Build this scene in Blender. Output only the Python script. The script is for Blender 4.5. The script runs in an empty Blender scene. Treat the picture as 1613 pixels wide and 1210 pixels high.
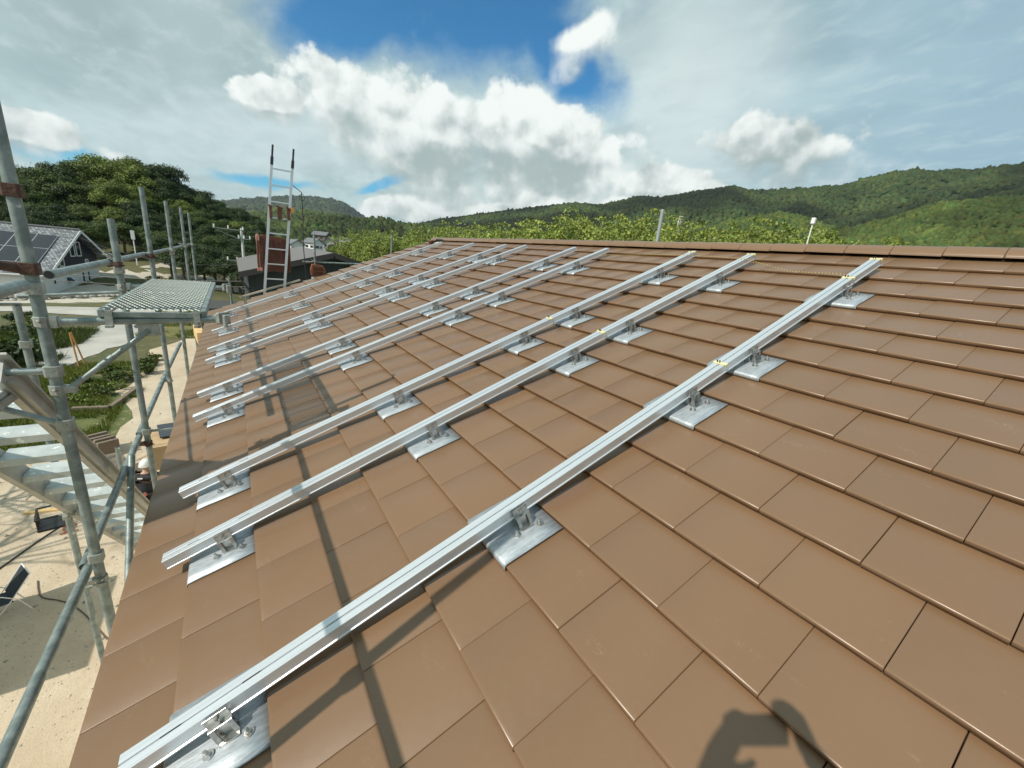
import bpy, bmesh, math, random
import numpy as np
from mathutils import Vector, Matrix, noise
random.seed(7); rng = np.random.default_rng(7)
R = math.radians
scene = bpy.context.scene
COL = scene.collection

# ------------------------------------------------------------------ camera
CAM = Vector((0.85096, -0.49597, 1.18092))
cam_data = bpy.data.cameras.new('camera')
cam_data.lens = 14.2716; cam_data.sensor_width = 36; cam_data.sensor_fit = 'HORIZONTAL'
cam_data.clip_start = 0.01; cam_data.clip_end = 20000
cam = bpy.data.objects.new('camera', cam_data); COL.objects.link(cam)
_rw = ((0.543724, 0.833358, 0.099389), (0.291068, -0.07617, -0.953665), (-0.787174, 0.54746, -0.28398))
cam.matrix_world = Matrix(((_rw[0][0], -_rw[1][0], -_rw[2][0], CAM.x), (_rw[0][1], -_rw[1][1], -_rw[2][1], CAM.y),
                           (_rw[0][2], -_rw[1][2], -_rw[2][2], CAM.z), (0, 0, 0, 1)))
scene.camera = cam

# ------------------------------------------------------------------ light
SUN = Vector((0.15, -0.99, 1.0)).normalized()
sun_el = math.asin(SUN.z); sun_rot = math.atan2(SUN.x, SUN.y)
ld = bpy.data.lights.new('sun', 'SUN'); ld.energy = 4.0; ld.angle = R(0.53); ld.color = (1.0, 0.95, 0.86)
lo = bpy.data.objects.new('sun', ld); COL.objects.link(lo)
lo.rotation_euler = SUN.to_track_quat('Z', 'Y').to_euler(); lo.location = SUN * 60
scene.view_settings.view_transform = 'Standard'; scene.view_settings.look = 'None'
scene.view_settings.exposure = 0.22; scene.view_settings.gamma = 1.0
scene.view_settings.use_curve_mapping = False

# ------------------------------------------------------------------ node helper
class NT:
    def __init__(s, tree): s.t = tree; s.n = tree.nodes; s.l = tree.links
    def node(s, kind, **kw):
        n = s.n.new(kind)
        for k, v in kw.items(): setattr(n, k, v)
        return n
    def put(s, sock, v):
        if v is None: return
        if isinstance(v, bpy.types.NodeSocket): s.l.new(v, sock)
        else: sock.default_value = v
    def m(s, op, a, b=None, c=None, clamp=False):
        n = s.node('ShaderNodeMath', operation=op, use_clamp=clamp)
        for i, v in enumerate((a, b, c)): s.put(n.inputs[i], v)
        return n.outputs[0]
    def vm(s, op, a, b=None, scale=None):
        n = s.node('ShaderNodeVectorMath', operation=op)
        s.put(n.inputs[0], a); s.put(n.inputs[1], b)
        if scale is not None: s.put(n.inputs['Scale'], scale)
        return n.outputs['Value'] if op in ('DOT_PRODUCT', 'LENGTH') else n.outputs[0]
    def sm(s, x, lo, hi, a=0.0, b=1.0):
        n = s.node('ShaderNodeMapRange', interpolation_type='SMOOTHSTEP')
        s.put(n.inputs[0], x); s.put(n.inputs[1], lo); s.put(n.inputs[2], hi); s.put(n.inputs[3], a); s.put(n.inputs[4], b)
        return n.outputs[0]
    def lin(s, x, lo, hi, a=0.0, b=1.0):
        n = s.node('ShaderNodeMapRange', clamp=True)
        s.put(n.inputs[0], x); s.put(n.inputs[1], lo); s.put(n.inputs[2], hi); s.put(n.inputs[3], a); s.put(n.inputs[4], b)
        return n.outputs[0]
    def noise(s, vec, scale, detail=4, rough=0.5, dist=0.0, w=None):
        n = s.node('ShaderNodeTexNoise')
        if w is not None: n.noise_dimensions = '4D'; n.inputs['W'].default_value = w
        s.put(n.inputs['Vector'], vec); n.inputs['Scale'].default_value = scale
        n.inputs['Detail'].default_value = detail; n.inputs['Roughness'].default_value = rough
        n.inputs['Distortion'].default_value = dist
        return n.outputs['Fac']
    def mix(s, f, a, b):
        n = s.node('ShaderNodeMix', data_type='RGBA')
        s.put(n.inputs[0], f)
        for i, v in ((6, a), (7, b)):
            if not isinstance(v, bpy.types.NodeSocket): v = (*v[:3], 1)
            s.put(n.inputs[i], v)
        return n.outputs[2]
    def comb(s, x, y, z):
        n = s.node('ShaderNodeCombineXYZ')
        for i, v in enumerate((x, y, z)): s.put(n.inputs[i], v)
        return n.outputs[0]

# ------------------------------------------------------------------ sky
world = bpy.data.worlds.new('World'); scene.world = world; world.use_nodes = True
def build_sky():
    t = NT(world.node_tree)
    for n in list(t.n): t.n.remove(n)
    out = t.node('ShaderNodeOutputWorld'); bg = t.node('ShaderNodeBackground'); bg.inputs[1].default_value = 0.088
    t.l.new(bg.outputs[0], out.inputs[0])
    sky = t.node('ShaderNodeTexSky', sky_type='NISHITA'); sky.sun_disc = False
    sky.sun_elevation = sun_el; sky.sun_rotation = sun_rot
    sky.air_density = 1.0; sky.dust_density = 0.4; sky.ozone_density = 2.0; sky.altitude = 100
    d = t.node('ShaderNodeTexCoord').outputs['Generated']
    d = t.vm('NORMALIZE', d)
    sep = t.node('ShaderNodeSeparateXYZ'); t.put(sep.inputs[0], d)
    x, y, z = sep.outputs
    phi = t.m('MULTIPLY', t.m('ARCTAN2', y, t.m('MULTIPLY', x, -1.0)), 57.2958)
    el = t.m('MULTIPLY', t.m('ARCSINE', z), 57.2958)
    # gentle warp of the cloud outlines
    w1 = t.m('SUBTRACT', t.noise(d, 7.0, 5, 0.55), 0.5); w2 = t.m('SUBTRACT', t.noise(d, 7.0, 5, 0.55, w=3.3), 0.5)
    pw = t.m('MULTIPLY_ADD', w1, 7.0, phi); ew = t.m('MULTIPLY_ADD', w2, 4.5, el)
    def blob(c, r, rot=0.0, p=pw, e=ew, base=None):
        a = t.m('SUBTRACT', p, c[0]); b = t.m('SUBTRACT', e, c[1])
        cs, sn = math.cos(R(rot)), math.sin(R(rot))
        u = t.m('MULTIPLY_ADD', a, cs / r[0], t.m('MULTIPLY', b, sn / r[0]))
        v = t.m('MULTIPLY_ADD', a, -sn / r[1], t.m('MULTIPLY', b, cs / r[1]))
        if base is not None: v = t.m('MAXIMUM', v, t.m('MULTIPLY', v, -base))
        q = t.m('ADD', t.m('MULTIPLY', u, u), t.m('MULTIPLY', v, v))
        return t.m('SUBTRACT', 1.0, t.m('SQRT', q))          # 1 at centre, 0 on the outline
    def union(bs):
        o = bs[0]
        for b in bs[1:]: 
            n = t.node('ShaderNodeMath', operation='SMOOTH_MAX'); t.put(n.inputs[0], o); t.put(n.inputs[1], b); n.inputs[2].default_value = 0.25
            o = n.outputs[0]
        return o
    # --- thin high sheet, planar so that it runs into the distance
    zz = t.m('ADD', t.m('MAXIMUM', z, 0.0), 0.16)
    pl = t.comb(t.m('DIVIDE', x, zz), t.m('DIVIDE', y, zz), 0.0)
    mp = t.node('ShaderNodeMapping'); t.put(mp.inputs[0], pl); mp.inputs['Rotation'].default_value = (0, 0, R(-62)); mp.inputs['Scale'].default_value = (0.75, 1.15, 1)
    s1 = t.noise(mp.outputs[0], 0.9, 6, 0.5, 0.3)
    s2 = t.noise(mp.outputs[0], 2.6, 7, 0.55, 0.3, w=4.0)
    gap = union([blob((24, 27.5), (17, 8.2), 4), blob((36.5, 22.6), (8, 4.0), -30), blob((13, 23), (9.0, 4.0), 20), blob((-14.5, 5.6), (5.0, 1.3), -8),
                 t.m('SUBTRACT', blob((4, 5.9), (6.5, 0.9), 4), 0.25), t.m('SUBTRACT', blob((16, 7.3), (4, 0.9), 18), 0.2)])
    sheet = t.m('ADD', t.m('MULTIPLY', gap, -1.25), t.m('MULTIPLY_ADD', t.m('SUBTRACT', s2, 0.5), 0.9, t.m('MULTIPLY', t.m('SUBTRACT', s1, 0.5), 0.8)))
    sheet = t.m('SUBTRACT', sheet, t.sm(phi, 60.0, 90.0, 0.0, 0.28))
    sheet = t.m('MULTIPLY_ADD', t.m('SUBTRACT', t.noise(d, 16.0, 6, 0.6, 0.6, w=7.0), 0.5), 0.55, sheet)
    cov = t.sm(sheet, -0.52, 0.36)
    # torn shreds inside the blue gap
    shred = t.m('MULTIPLY', t.sm(blob((21, 23.2), (9, 3.4), -20), -0.3, 0.6), t.sm(t.noise(d, 9.0, 8, 0.62, 0.5, w=2.0), 0.46, 0.72))
    cov = t.m('MAXIMUM', cov, t.m('MULTIPLY', shred, 0.8))
    cov = t.m('MULTIPLY', cov, 0.95)
    shc = t.mix(t.sm(s2, 0.36, 0.64), (3.75, 5.0, 5.1), (6.0, 7.6, 7.5))
    shc = t.mix(t.sm(s1, 0.34, 0.64), shc, (4.95, 6.3, 6.25))
    shc = t.mix(t.sm(phi, 48.0, 78.0, 0.0, 0.75), shc, (3.05, 4.75, 5.9))
    dark = t.m('MULTIPLY', t.sm(blob((-2, 18.5), (16, 7.0), 15), -0.4, 0.7), t.sm(s1, 0.36, 0.66, 1.0, 0.45))
    shc = t.mix(t.m('MULTIPLY', dark, 0.7), shc, (3.5, 4.5, 4.5))
    shc = t.mix(t.m('MULTIPLY', t.sm(blob((33, 9.5), (26, 5.5)), -0.2, 0.8), t.sm(s2, 0.40, 0.62)), shc, (6.6, 7.6, 7.5))
    shc = t.mix(t.m('MULTIPLY', t.sm(blob((52, 19.5), (9, 9.0), -25), -0.5, 0.7), 0.75), shc, (7.3, 8.3, 8.2))
    shc = t.mix(t.m('MULTIPLY', t.sm(blob((2, 9.8), (15, 4.0), 12), -0.3, 0.7), 0.6), shc, (6.9, 7.9, 7.9))
    s3 = t.noise(mp.outputs[0], 8.0, 6, 0.6, 0.5, w=9.0)
    shc = t.mix(t.m('MULTIPLY', t.sm(s3, 0.46, 0.70), 0.35), shc, (7.0, 8.2, 8.1))
    shc = t.mix(t.m('MULTIPLY', t.sm(s3, 0.50, 0.30), 0.15), shc, (3.4, 4.5, 4.8))
    # --- cumulus
    B = 0.45
    BL_ = [((22.0, 14.2), (9.5, 5.2), 0), ((29.8, 15.6), (6.8, 5.6), 0), ((40.5, 13.2), (8.5, 5.2), 0), ((12.0, 15.8), (7.0, 4.2), 12), ((4.5, 14.0), (5.0, 1.6), 10), ((36.0, 15.2), (6.0, 3.0), -8),
           ((20.0, 4.9), (9.0, 2.4), 8), ((38, 8.0), (12, 2.8), 5), ((50.5, 10.6), (8.5, 3.0), 4), ((62.5, 14.4), (9.5, 4.0), -3), ((55.0, 9.8), (7.5, 2.2), 6), ((38.2, 24.6), (6.0, 1.9), 8), ((-15.5, 6.9), (8.0, 1.5), -8), ((31, 6.4), (7, 1.6), 4), ((11, 3.0), (7, 1.3), 4), ((47, 8.4), (6, 1.5), 4)]
    cum = union([blob(c_, r_, a_, base=B) for c_, r_, a_ in BL_])
    eu = t.m('ADD', ew, 1.6)
    cup = union([blob(c_, r_, a_, e=eu, base=B) for c_, r_, a_ in BL_])
    side = t.sm(t.m('SUBTRACT', cup, cum), -0.22, 0.16)        # 0 on the crests, 1 on the undersides
    def billow(off):
        p = t.vm('ADD', d, off)
        o = None
        for sc_, am, ww in ((9.0, 0.46, 0.0), (19.0, 0.34, 1.7), (40.0, 0.16, 3.1)):
            vo = t.node('ShaderNodeTexVoronoi', feature='F1'); t.put(vo.inputs['Vector'], t.vm('ADD', p, (ww, ww * 0.7, 0))); vo.inputs['Scale'].default_value = sc_
            q = t.m('MULTIPLY', t.m('SUBTRACT', 0.62, t.m('POWER', vo.outputs['Distance'], 1.7)), am)
            o = q if o is None else t.m('ADD', o, q)
        n = t.noise(p, 6.5, 7, 0.56)
        return t.m('ADD', t.m('MULTIPLY', o, 0.9), t.m('MULTIPLY', t.m('SUBTRACT', n, 0.5), 2.0))
    b0 = billow((0, 0, 0)); b1 = billow(tuple(SUN * 0.030))
    cum = t.m('SUBTRACT', cum, t.sm(el, 20.5, 23.0, 0.0, 0.12)); cum = t.m('SUBTRACT', cum, t.sm(phi, 46.0, 56.0, 0.0, 0.06))
    dens = t.m('ADD', t.m('MULTIPLY', cum, 1.15), t.m('MULTIPLY', t.m('SUBTRACT', b0, 0.25), 1.15))
    ca = t.m('MULTIPLY', t.sm(dens, 0.0, t.m('ADD', t.m('MULTIPLY_ADD', side, 0.55, 0.26), t.sm(el, 20.0, 23.0, 0.0, 0.45))), t.m('MULTIPLY_ADD', side, -0.12, 1.0))
    relief = t.m('SUBTRACT', b0, b1)
    soft = t.noise(d, 6.0, 4, 0.55)
    # bright crests, grey undersides
    lit = t.m('ADD', t.m('MULTIPLY', relief, 1.35), t.m('MULTIPLY_ADD', side, -0.46, t.sm(phi, 44.0, 64.0, 0.84, 0.66)))
    lit = t.m('ADD', lit, t.m('MULTIPLY', t.m('SUBTRACT', soft, 0.5), 1.1))
    lit = t.m('SUBTRACT', lit, t.m('MULTIPLY', t.sm(blob((32, 11.2), (15, 2.4), 3), -0.2, 0.7), 0.34))
    lit = t.m('ADD', lit, t.sm(dens, 0.2, 1.2, 0.06, -0.12))
    cc = t.mix(t.sm(lit, 0.05, 1.0), (3.9, 4.75, 4.7), (9.2, 9.7, 9.4))
    mul = t.node('ShaderNodeMix', data_type='RGBA', blend_type='MULTIPLY'); mul.inputs[0].default_value = 1.0
    t.put(mul.inputs[6], sky.outputs[0]); mul.inputs[7].default_value = (0.36, 1.02, 1.30, 1)
    c = t.mix(cov, mul.outputs[2], shc)
    c = t.mix(ca, c, cc)
    hz = t.sm(el, 7.0, -1.0, 0.0, 0.25)
    c = t.mix(hz, c, (6.2, 6.9, 7.2))
    t.put(bg.inputs[0], c)
build_sky()
world.cycles.sampling_method = 'NONE'
scene.cycles.max_bounces = 5; scene.cycles.diffuse_bounces = 2; scene.cycles.glossy_bounces = 2; scene.cycles.transmission_bounces = 2

# ------------------------------------------------------------------ materials
MATS = {}
def mat(name, c1, c2=None, scale=4.0, rough=0.6, metal=0.0, bump=0.0, bscale=None, detail=5, coords='Object', spec=0.5, tint=False, rvar=0.0, speck=None, trans=0.0, stretch=None, rust=None):
    if name in MATS: return MATS[name]
    m = bpy.data.materials.new(name); m.use_nodes = True; t = NT(m.node_tree)
    b = t.n['Principled BSDF']; tc = t.node('ShaderNodeTexCoord'); v = tc.outputs[coords]
    if stretch:
        mp = t.node('ShaderNodeMapping'); t.put(mp.inputs[0], v); mp.inputs['Scale'].default_value = stretch; v = mp.outputs[0]
    if c2 is None: c2 = c1
    n = t.noise(v, scale, detail, 0.6)
    f = t.sm(n, 0.3, 0.7)
    col = t.mix(f, c1, c2)
    if speck:
        col = t.mix(t.sm(t.noise(v, speck[0], 2, 0.5), speck[1], speck[1] + 0.06), col, speck[2])
    if rust:
        col = t.mix(t.m('MULTIPLY', t.sm(t.noise(v, rust[0], 5, 0.65, w=2.0), rust[1], rust[1] + 0.12), 0.85), col, rust[2])
    if tint:
        at = t.node('ShaderNodeAttribute', attribute_name='tint')
        mu = t.node('ShaderNodeMix', data_type='RGBA', blend_type='MULTIPLY'); mu.inputs[0].default_value = 1
        t.put(mu.inputs[6], col); t.put(mu.inputs[7], at.outputs['Color']); col = mu.outputs[2]
    t.put(b.inputs['Base Color'], col); b.inputs['Metallic'].default_value = metal
    b.inputs['Specular IOR Level'].default_value = spec
    if rvar: t.put(b.inputs['Roughness'], t.lin(t.noise(v, scale * 2.3, 4, 0.6, w=1.0), 0.25, 0.75, rough - rvar, rough + rvar))
    else: b.inputs['Roughness'].default_value = rough
    if bump:
        bn = t.node('ShaderNodeBump'); bn.inputs['Strength'].default_value = bump; bn.inputs['Distance'].default_value = 0.02
        t.put(bn.inputs['Height'], t.noise(v, bscale or scale * 3, 5, 0.6)); t.put(b.inputs['Normal'], bn.outputs[0])
    if trans:
        tr = t.node('ShaderNodeBsdfTranslucent'); t.put(tr.inputs[0], col); mx = t.node('ShaderNodeMixShader'); mx.inputs[0].default_value = trans
        t.l.new(b.outputs[0], mx.inputs[1]); t.l.new(tr.outputs[0], mx.inputs[2]); t.l.new(mx.outputs[0], t.n['Material Output'].inputs[0])
    MATS[name] = m
    return m

def tile_material():
    m = bpy.data.materials.new('brown_roof_tile'); m.use_nodes = True; t = NT(m.node_tree); b = t.n['Principled BSDF']
    tc = t.node('ShaderNodeTexCoord'); v = tc.outputs['Object']
    at = t.node('ShaderNodeAttribute', attribute_name='tint')
    n1 = t.noise(v, 1.1, 4, 0.55); n2 = t.noise(v, 40.0, 3, 0.6); n3 = t.noise(v, 260.0, 2, 0.5)
    col = t.mix(t.sm(n1, 0.3, 0.7), (0.182, 0.105, 0.055), (0.194, 0.114, 0.061))
    col = t.mix(t.m('MULTIPLY', t.sm(n2, 0.45, 0.75), 0.35), col, (0.195, 0.118, 0.064))
    # rub marks and dust left by the fitters
    mp = t.node('ShaderNodeMapping'); t.put(mp.inputs[0], v); mp.inputs['Scale'].default_value = (3.2, 9.0, 1.0); mp.inputs['Rotation'].default_value = (0, 0, 0.5)
    sc = t.m('MULTIPLY', t.sm(t.noise(mp.outputs[0], 1.0, 2, 0.5, 1.0), 0.62, 0.72), t.sm(t.noise(v, 90.0, 5, 0.8), 0.52, 0.60))
    col = t.mix(t.m('MULTIPLY', sc, 0.22), col, (0.36, 0.28, 0.21))
    col = t.mix(t.sm(t.noise(v, 34.0, 1, 0.5, w=5.0), 0.835, 0.85), col, (0.62, 0.55, 0.47))
    mu = t.node('ShaderNodeMix', data_type='RGBA', blend_type='MULTIPLY'); mu.inputs[0].default_value = 1
    t.put(mu.inputs[6], col); t.put(mu.inputs[7], at.outputs['Color'])
    t.put(b.inputs['Base Color'], mu.outputs[2])
    t.put(b.inputs['Roughness'], t.lin(t.m('ADD', t.m('MULTIPLY', n2, 0.5), t.m('MULTIPLY', n1, 0.5)), 0.3, 0.7, 0.29, 0.38))
    b.inputs['Specular IOR Level'].default_value = 0.6
    bn = t.node('ShaderNodeBump'); bn.inputs['Strength'].default_value = 0.06; bn.inputs['Distance'].default_value = 0.004
    t.put(bn.inputs['Height'], t.m('ADD', t.m('MULTIPLY', n3, 0.45), t.m('MULTIPLY', n2, 0.5))); t.put(b.inputs['Normal'], bn.outputs[0])
    return m
M_TILE = tile_material()
M_UNDER = mat('dark_roof_felt', (0.02, 0.017, 0.014), rough=0.9)
M_ALU = mat('aluminium_rail', (0.74, 0.77, 0.79), (0.64, 0.67, 0.69), 3.0, 0.38, 0.62, stretch=(60, 0.8, 60), rvar=0.05)
M_ZINC = mat('galvanised_plate', (0.36, 0.395, 0.415), (0.53, 0.56, 0.58), 22.0, 0.5, 0.5, bump=0.15, bscale=30, rvar=0.08, stretch=(3, 0.7, 1))
M_STEEL = mat('bright_steel', (0.62, 0.61, 0.58), (0.42, 0.41, 0.39), 30.0, 0.28, 0.95)
M_GALV = mat('galvanised_scaffold_tube', (0.155, 0.195, 0.19), (0.31, 0.355, 0.34), 13.0, 0.46, 0.42, bump=0.1, bscale=40, rvar=0.1, speck=(26.0, 0.70, (0.55, 0.58, 0.55)), rust=(7.0, 0.70, (0.17, 0.075, 0.035)))
M_GALVD = mat('weathered_coupler_steel', (0.27, 0.29, 0.26), (0.40, 0.41, 0.37), 18.0, 0.55, 0.45, bump=0.2, rust=(16.0, 0.55, (0.16, 0.065, 0.03)))
M_RUST = mat('rusty_steel', (0.105, 0.052, 0.032), (0.06, 0.032, 0.022), 24.0, 0.75, 0.1, bump=0.3, speck=(30.0, 0.66, (0.30, 0.25, 0.2)))
M_TREAD = mat('worn_aluminium_tread', (0.44, 0.485, 0.47), (0.60, 0.64, 0.62), 7.0, 0.5, 0.25, bump=0.1, speck=(18.0, 0.63, (0.80, 0.84, 0.80)), rust=(12.0, 0.72, (0.35, 0.30, 0.22)))
M_STRING = mat('grey_stair_stringer', (0.33, 0.34, 0.30), (0.44, 0.44, 0.40), 8.0, 0.55, 0.3, bump=0.1, rust=(10.0, 0.66, (0.2, 0.13, 0.08)))
M_YEL = mat('yellow_plastic', (0.66, 0.58, 0.26), (0.72, 0.66, 0.36), 6, 0.5)
M_BLK = mat('black_plastic', (0.015, 0.015, 0.016), (0.03, 0.03, 0.03), 20, 0.5)
M_WOODY = mat('yellow_pine_timber', (0.62, 0.40, 0.16), (0.74, 0.52, 0.26), 3, 0.7, stretch=(1, 12, 12))
M_WOODG = mat('old_grey_timber', (0.16, 0.12, 0.085), (0.24, 0.19, 0.14), 4, 0.85, stretch=(1, 9, 9))
M_REDM = mat('rust_red_painted_steel', (0.10, 0.034, 0.019), (0.15, 0.055, 0.03), 8, 0.5, 0.1, bump=0.1, rust=(9.0, 0.6, (0.09, 0.03, 0.015)))
M_ORNG = mat('orange_painted_steel', (0.38, 0.12, 0.045), (0.28, 0.08, 0.03), 10, 0.5, 0.1)
M_WHITE = mat('white_plastic', (0.78, 0.78, 0.76), (0.7, 0.7, 0.68), 8, 0.35)

# ------------------------------------------------------------------ mesh helper
class MB:
    def __init__(s): s.v = []; s.f = []
    def add(s, vs, fs):
        o = len(s.v); s.v += [tuple(p) for p in vs]; s.f += [tuple(i + o for i in f) for f in fs]; return s
    def box(s, a, b):
        (x0, y0, z0), (x1, y1, z1) = a, b
        return s.add([(x0, y0, z0), (x1, y0, z0), (x1, y1, z0), (x0, y1, z0), (x0, y0, z1), (x1, y0, z1), (x1, y1, z1), (x0, y1, z1)],
                     [(0, 3, 2, 1), (4, 5, 6, 7), (0, 1, 5, 4), (1, 2, 6, 5), (2, 3, 7, 6), (3, 0, 4, 7)])
    def bar(s, p, q, w, h, up=(0, 0, 1)):
        p, q = Vector(p), Vector(q); d = (q - p).normalized(); u = Vector(up)
        if abs(d.dot(u)) > 0.98: u = Vector((0, 1, 0))
        a = d.cross(u).normalized() * w / 2; b = a.cross(d).normalized() * h / 2
        vs = [p - a - b, p + a - b, p + a + b, p - a + b, q - a - b, q + a - b, q + a + b, q - a + b]
        return s.add(vs, [(0, 3, 2, 1), (4, 5, 6, 7), (0, 1, 5, 4), (1, 2, 6, 5), (2, 3, 7, 6), (3, 0, 4, 7)])
    def tube(s, pts, r, n=12, caps=True):
        pts = [Vector(p) for p in pts]; rs = r if isinstance(r, (list, tuple)) else [r] * len(pts)
        rings = []; pa = None
        for i, p in enumerate(pts):
            d = (pts[min(i + 1, len(pts) - 1)] - pts[max(i - 1, 0)]).normalized()
            if pa is None:
                u = Vector((0, 0, 1)) if abs(d.z) < 0.9 else Vector((1, 0, 0)); a = d.cross(u).normalized()
            else: a = (pa - d * pa.dot(d)).normalized()
            pa = a; b = d.cross(a)
            rings.append([p + (a * math.cos(2 * math.pi * k / n) + b * math.sin(2 * math.pi * k / n)) * rs[i] for k in range(n)])
        o = [v for ring in rings for v in ring]; fs = []
        for i in range(len(pts) - 1):
            for k in range(n): fs.append((i * n + k, i * n + (k + 1) % n, (i + 1) * n + (k + 1) % n, (i + 1) * n + k))
        if caps: fs.append(tuple(reversed(range(n)))); fs.append(tuple(range((len(pts) - 1) * n, len(pts) * n)))
        return s.add(o, fs)
    def extrude(s, prof, a, b, axis):
        """closed profile (2D) swept from a to b along axis 'x' or 'y' or 'z'"""
        def P(p, t): return {'x': (t, p[0], p[1]), 'y': (p[0], t, p[1]), 'z': (p[0], p[1], t)}[axis]
        n = len(prof)
        return s.add([P(p, a) for p in prof] + [P(p, b) for p in prof],
                     [tuple(range(n)), tuple(reversed(range(n, 2 * n)))] + [(i, i + n, (i + 1) % n + n, (i + 1) % n) for i in range(n)])
    def build(s, name, m, parent=None, smooth=False, bevel=0.0, seg=2):
        me = bpy.data.meshes.new(name); me.from_pydata(s.v, [], s.f); 
        bm = bmesh.new(); bm.from_mesh(me); bmesh.ops.recalc_face_normals(bm, faces=bm.faces); bm.to_mesh(me); bm.free()
        me.materials.append(m)
        if smooth:
            me.polygons.foreach_set('use_smooth', [True] * len(me.polygons))
            try: me.set_sharp_from_angle(angle=R(42))
            except Exception: pass
        o = bpy.data.objects.new(name, me); COL.objects.link(o)
        if parent: o.parent = parent
        if bevel:
            b = o.modifiers.new('bevel', 'BEVEL'); b.width = bevel; b.segments = seg; b.limit_method = 'ANGLE'; b.angle_limit = R(40)
        return o

def tag(o, label=None, cat=None, group=None, kind=None):
    if label: o['label'] = label
    if cat: o['category'] = cat
    if group: o['group'] = group
    if kind: o['kind'] = kind
    return o
def empty(name, loc=(0, 0, 0), label=None, cat=None, group=None, rot=(0, 0, 0)):
    o = bpy.data.objects.new(name, None); COL.objects.link(o); o.location = loc; o.rotation_euler = rot; o.empty_display_size = 0.1
    return tag(o, label, cat, group)
def copy_tree(o, parent=None):
    c = o.copy(); COL.objects.link(c)
    if parent: c.parent = parent
    for ch in o.children: copy_tree(ch, c)
    return c
def np_mesh(name, V, F, m, nv, smooth=False, tint=None, parent=None, tdom='FACE'):
    """fast mesh from arrays; F is (n, nv) indices"""
    me = bpy.data.meshes.new(name); V = np.asarray(V, np.float32); F = np.asarray(F, np.int32)
    me.vertices.add(len(V)); me.vertices.foreach_set('co', V.ravel())
    me.loops.add(F.size); me.loops.foreach_set('vertex_index', F.ravel())
    me.polygons.add(len(F)); me.polygons.foreach_set('loop_start', np.arange(0, F.size, nv, dtype=np.int32))
    me.polygons.foreach_set('loop_total', np.full(len(F), nv, np.int32))
    if smooth: me.polygons.foreach_set('use_smooth', np.ones(len(F), bool))
    me.update(calc_edges=True)
    if tint is not None:
        a = me.attributes.new('tint', 'FLOAT_COLOR', tdom); tt = np.ones((len(tint), 4), np.float32); tt[:, :3] = tint; a.data.foreach_set('color', tt.ravel())
    me.materials.append(m)
    if name == 'mesh_only': return me
    o = bpy.data.objects.new(name, me); COL.objects.link(o)
    if parent: o.parent = parent
    return o

# ------------------------------------------------------------------ roof frame: u along the eave, v up the slope, n off the tiles
TH = R(21.8); CT, ST = math.cos(TH), math.sin(TH); TW = 0.306; CP = 0.27849; TK = 0.026
def W(u, v, n=0.0): return Vector((u, v * CT - n * ST, v * ST + n * CT))
GZ = -5.8
X0, X1 = -9.78, 4.9      # verge to verge

def tiles_mesh(rows, seed):
    rg = np.random.default_rng(seed)
    prof = [(CP + 0.022, -TK * 1.07), (0.045, -TK * 0.16), (0.014, -0.0014), (0.0062, -0.0012), (0.0044, -0.0015), (0.0026, -0.0023), (0.0012, -0.0037), (0.0003, -0.0055), (0.0, -0.0075), (0.0012, -TK + 0.0028), (0.016, -TK + 0.0030)]
    V = []; F = []; T = []
    for j in range(*rows):
        off = 0.5 * (j % 2); i = math.floor(X0 / TW) - 1
        tilt = 0
        while True:
            a = (i + off) * TW; b = a + TW; i += 1
            if b < X0 + 0.03: continue
            if a > X1 - 0.03: break
            a = max(a, X0); b = min(b, X1)
            g = 0.0013; a += g * rg.uniform(0.5, 1.4); b -= g * rg.uniform(0.5, 1.4)
            n0 = rg.normal(0, 0.0006); tx = rg.normal(0, 0.0012); ty = rg.normal(0, 0.0008); dv = rg.normal(0, 0.0008)
            tint = 1 + rg.normal(0, 0.018) + np.array([0.006, 0, -0.006]) * rg.normal(0, 0.7)
            o = len(V); rows4 = []
            for k, (pv, pn) in enumerate(prof):
                v = j * CP + pv + dv; n = pn + n0 + ty * pv / CP
                if k >= len(prof) - 2: n = pn
                e = 0.0014
                lw = 0.013 if k < len(prof) - 2 else 0.0; V += [(a, v, n - lw), (a, v, n - e * 0.6 - tx / 2), (a + e, v, n - tx / 2), (b - e, v, n + tx / 2), (b, v, n - e * 0.6 + tx / 2), (b, v, n - lw)]
            for k in range(len(prof) - 1):
                for q in range(5):
                    p = o + k * 6 + q; F.append((p, p + 6, p + 7, p + 1)); T.append(tint)
    return np.array(V), np.array(F), np.array(T)

house = empty('tiled_house', (0, 4.0, GZ), 'brown flat-tiled roof with cream walls in the foreground carrying the metal rails', 'house')
house_inv = Matrix.Translation((0, -4.0, -GZ))
def to_house(o, rot=None, loc=(0, 0, 0)):
    o.parent = house; o.location = Vector(loc) - Vector((0, 4.0, GZ))
    if rot: o.rotation_euler = rot
    return o
V, F, T = tiles_mesh((-4, 15), 3)
to_house(np_mesh('roof_tiles', V, F, M_TILE, 4, tint=T), (TH, 0, 0))
V, F, T = tiles_mesh((9, 15), 4)
to_house(np_mesh('roof_tiles', V, F, M_TILE, 4, tint=T), (TH, 0, math.pi), (-4.9, 2 * 3.99, 0))
b = MB()
b.extrude([(-1.005, -0.44), (3.97, 1.547), (5.75, 0.835), (5.72, 0.74), (3.97, 1.44), (-0.97, -0.53)], X0 + 0.03, X1 - 0.03, 'x')
to_house(b.build('roof_boarding', M_UNDER))
b = MB(); b.box((X0 + 0.5, -0.62, GZ), (X1 - 0.5, 5.2, -0.42))
b.extrude([(-0.62, -0.425), (-0.62, -0.36), (3.97, 1.42), (5.2, 0.93), (5.2, -0.425)], X0 + 0.5, X1 - 0.5, 'x')
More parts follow.
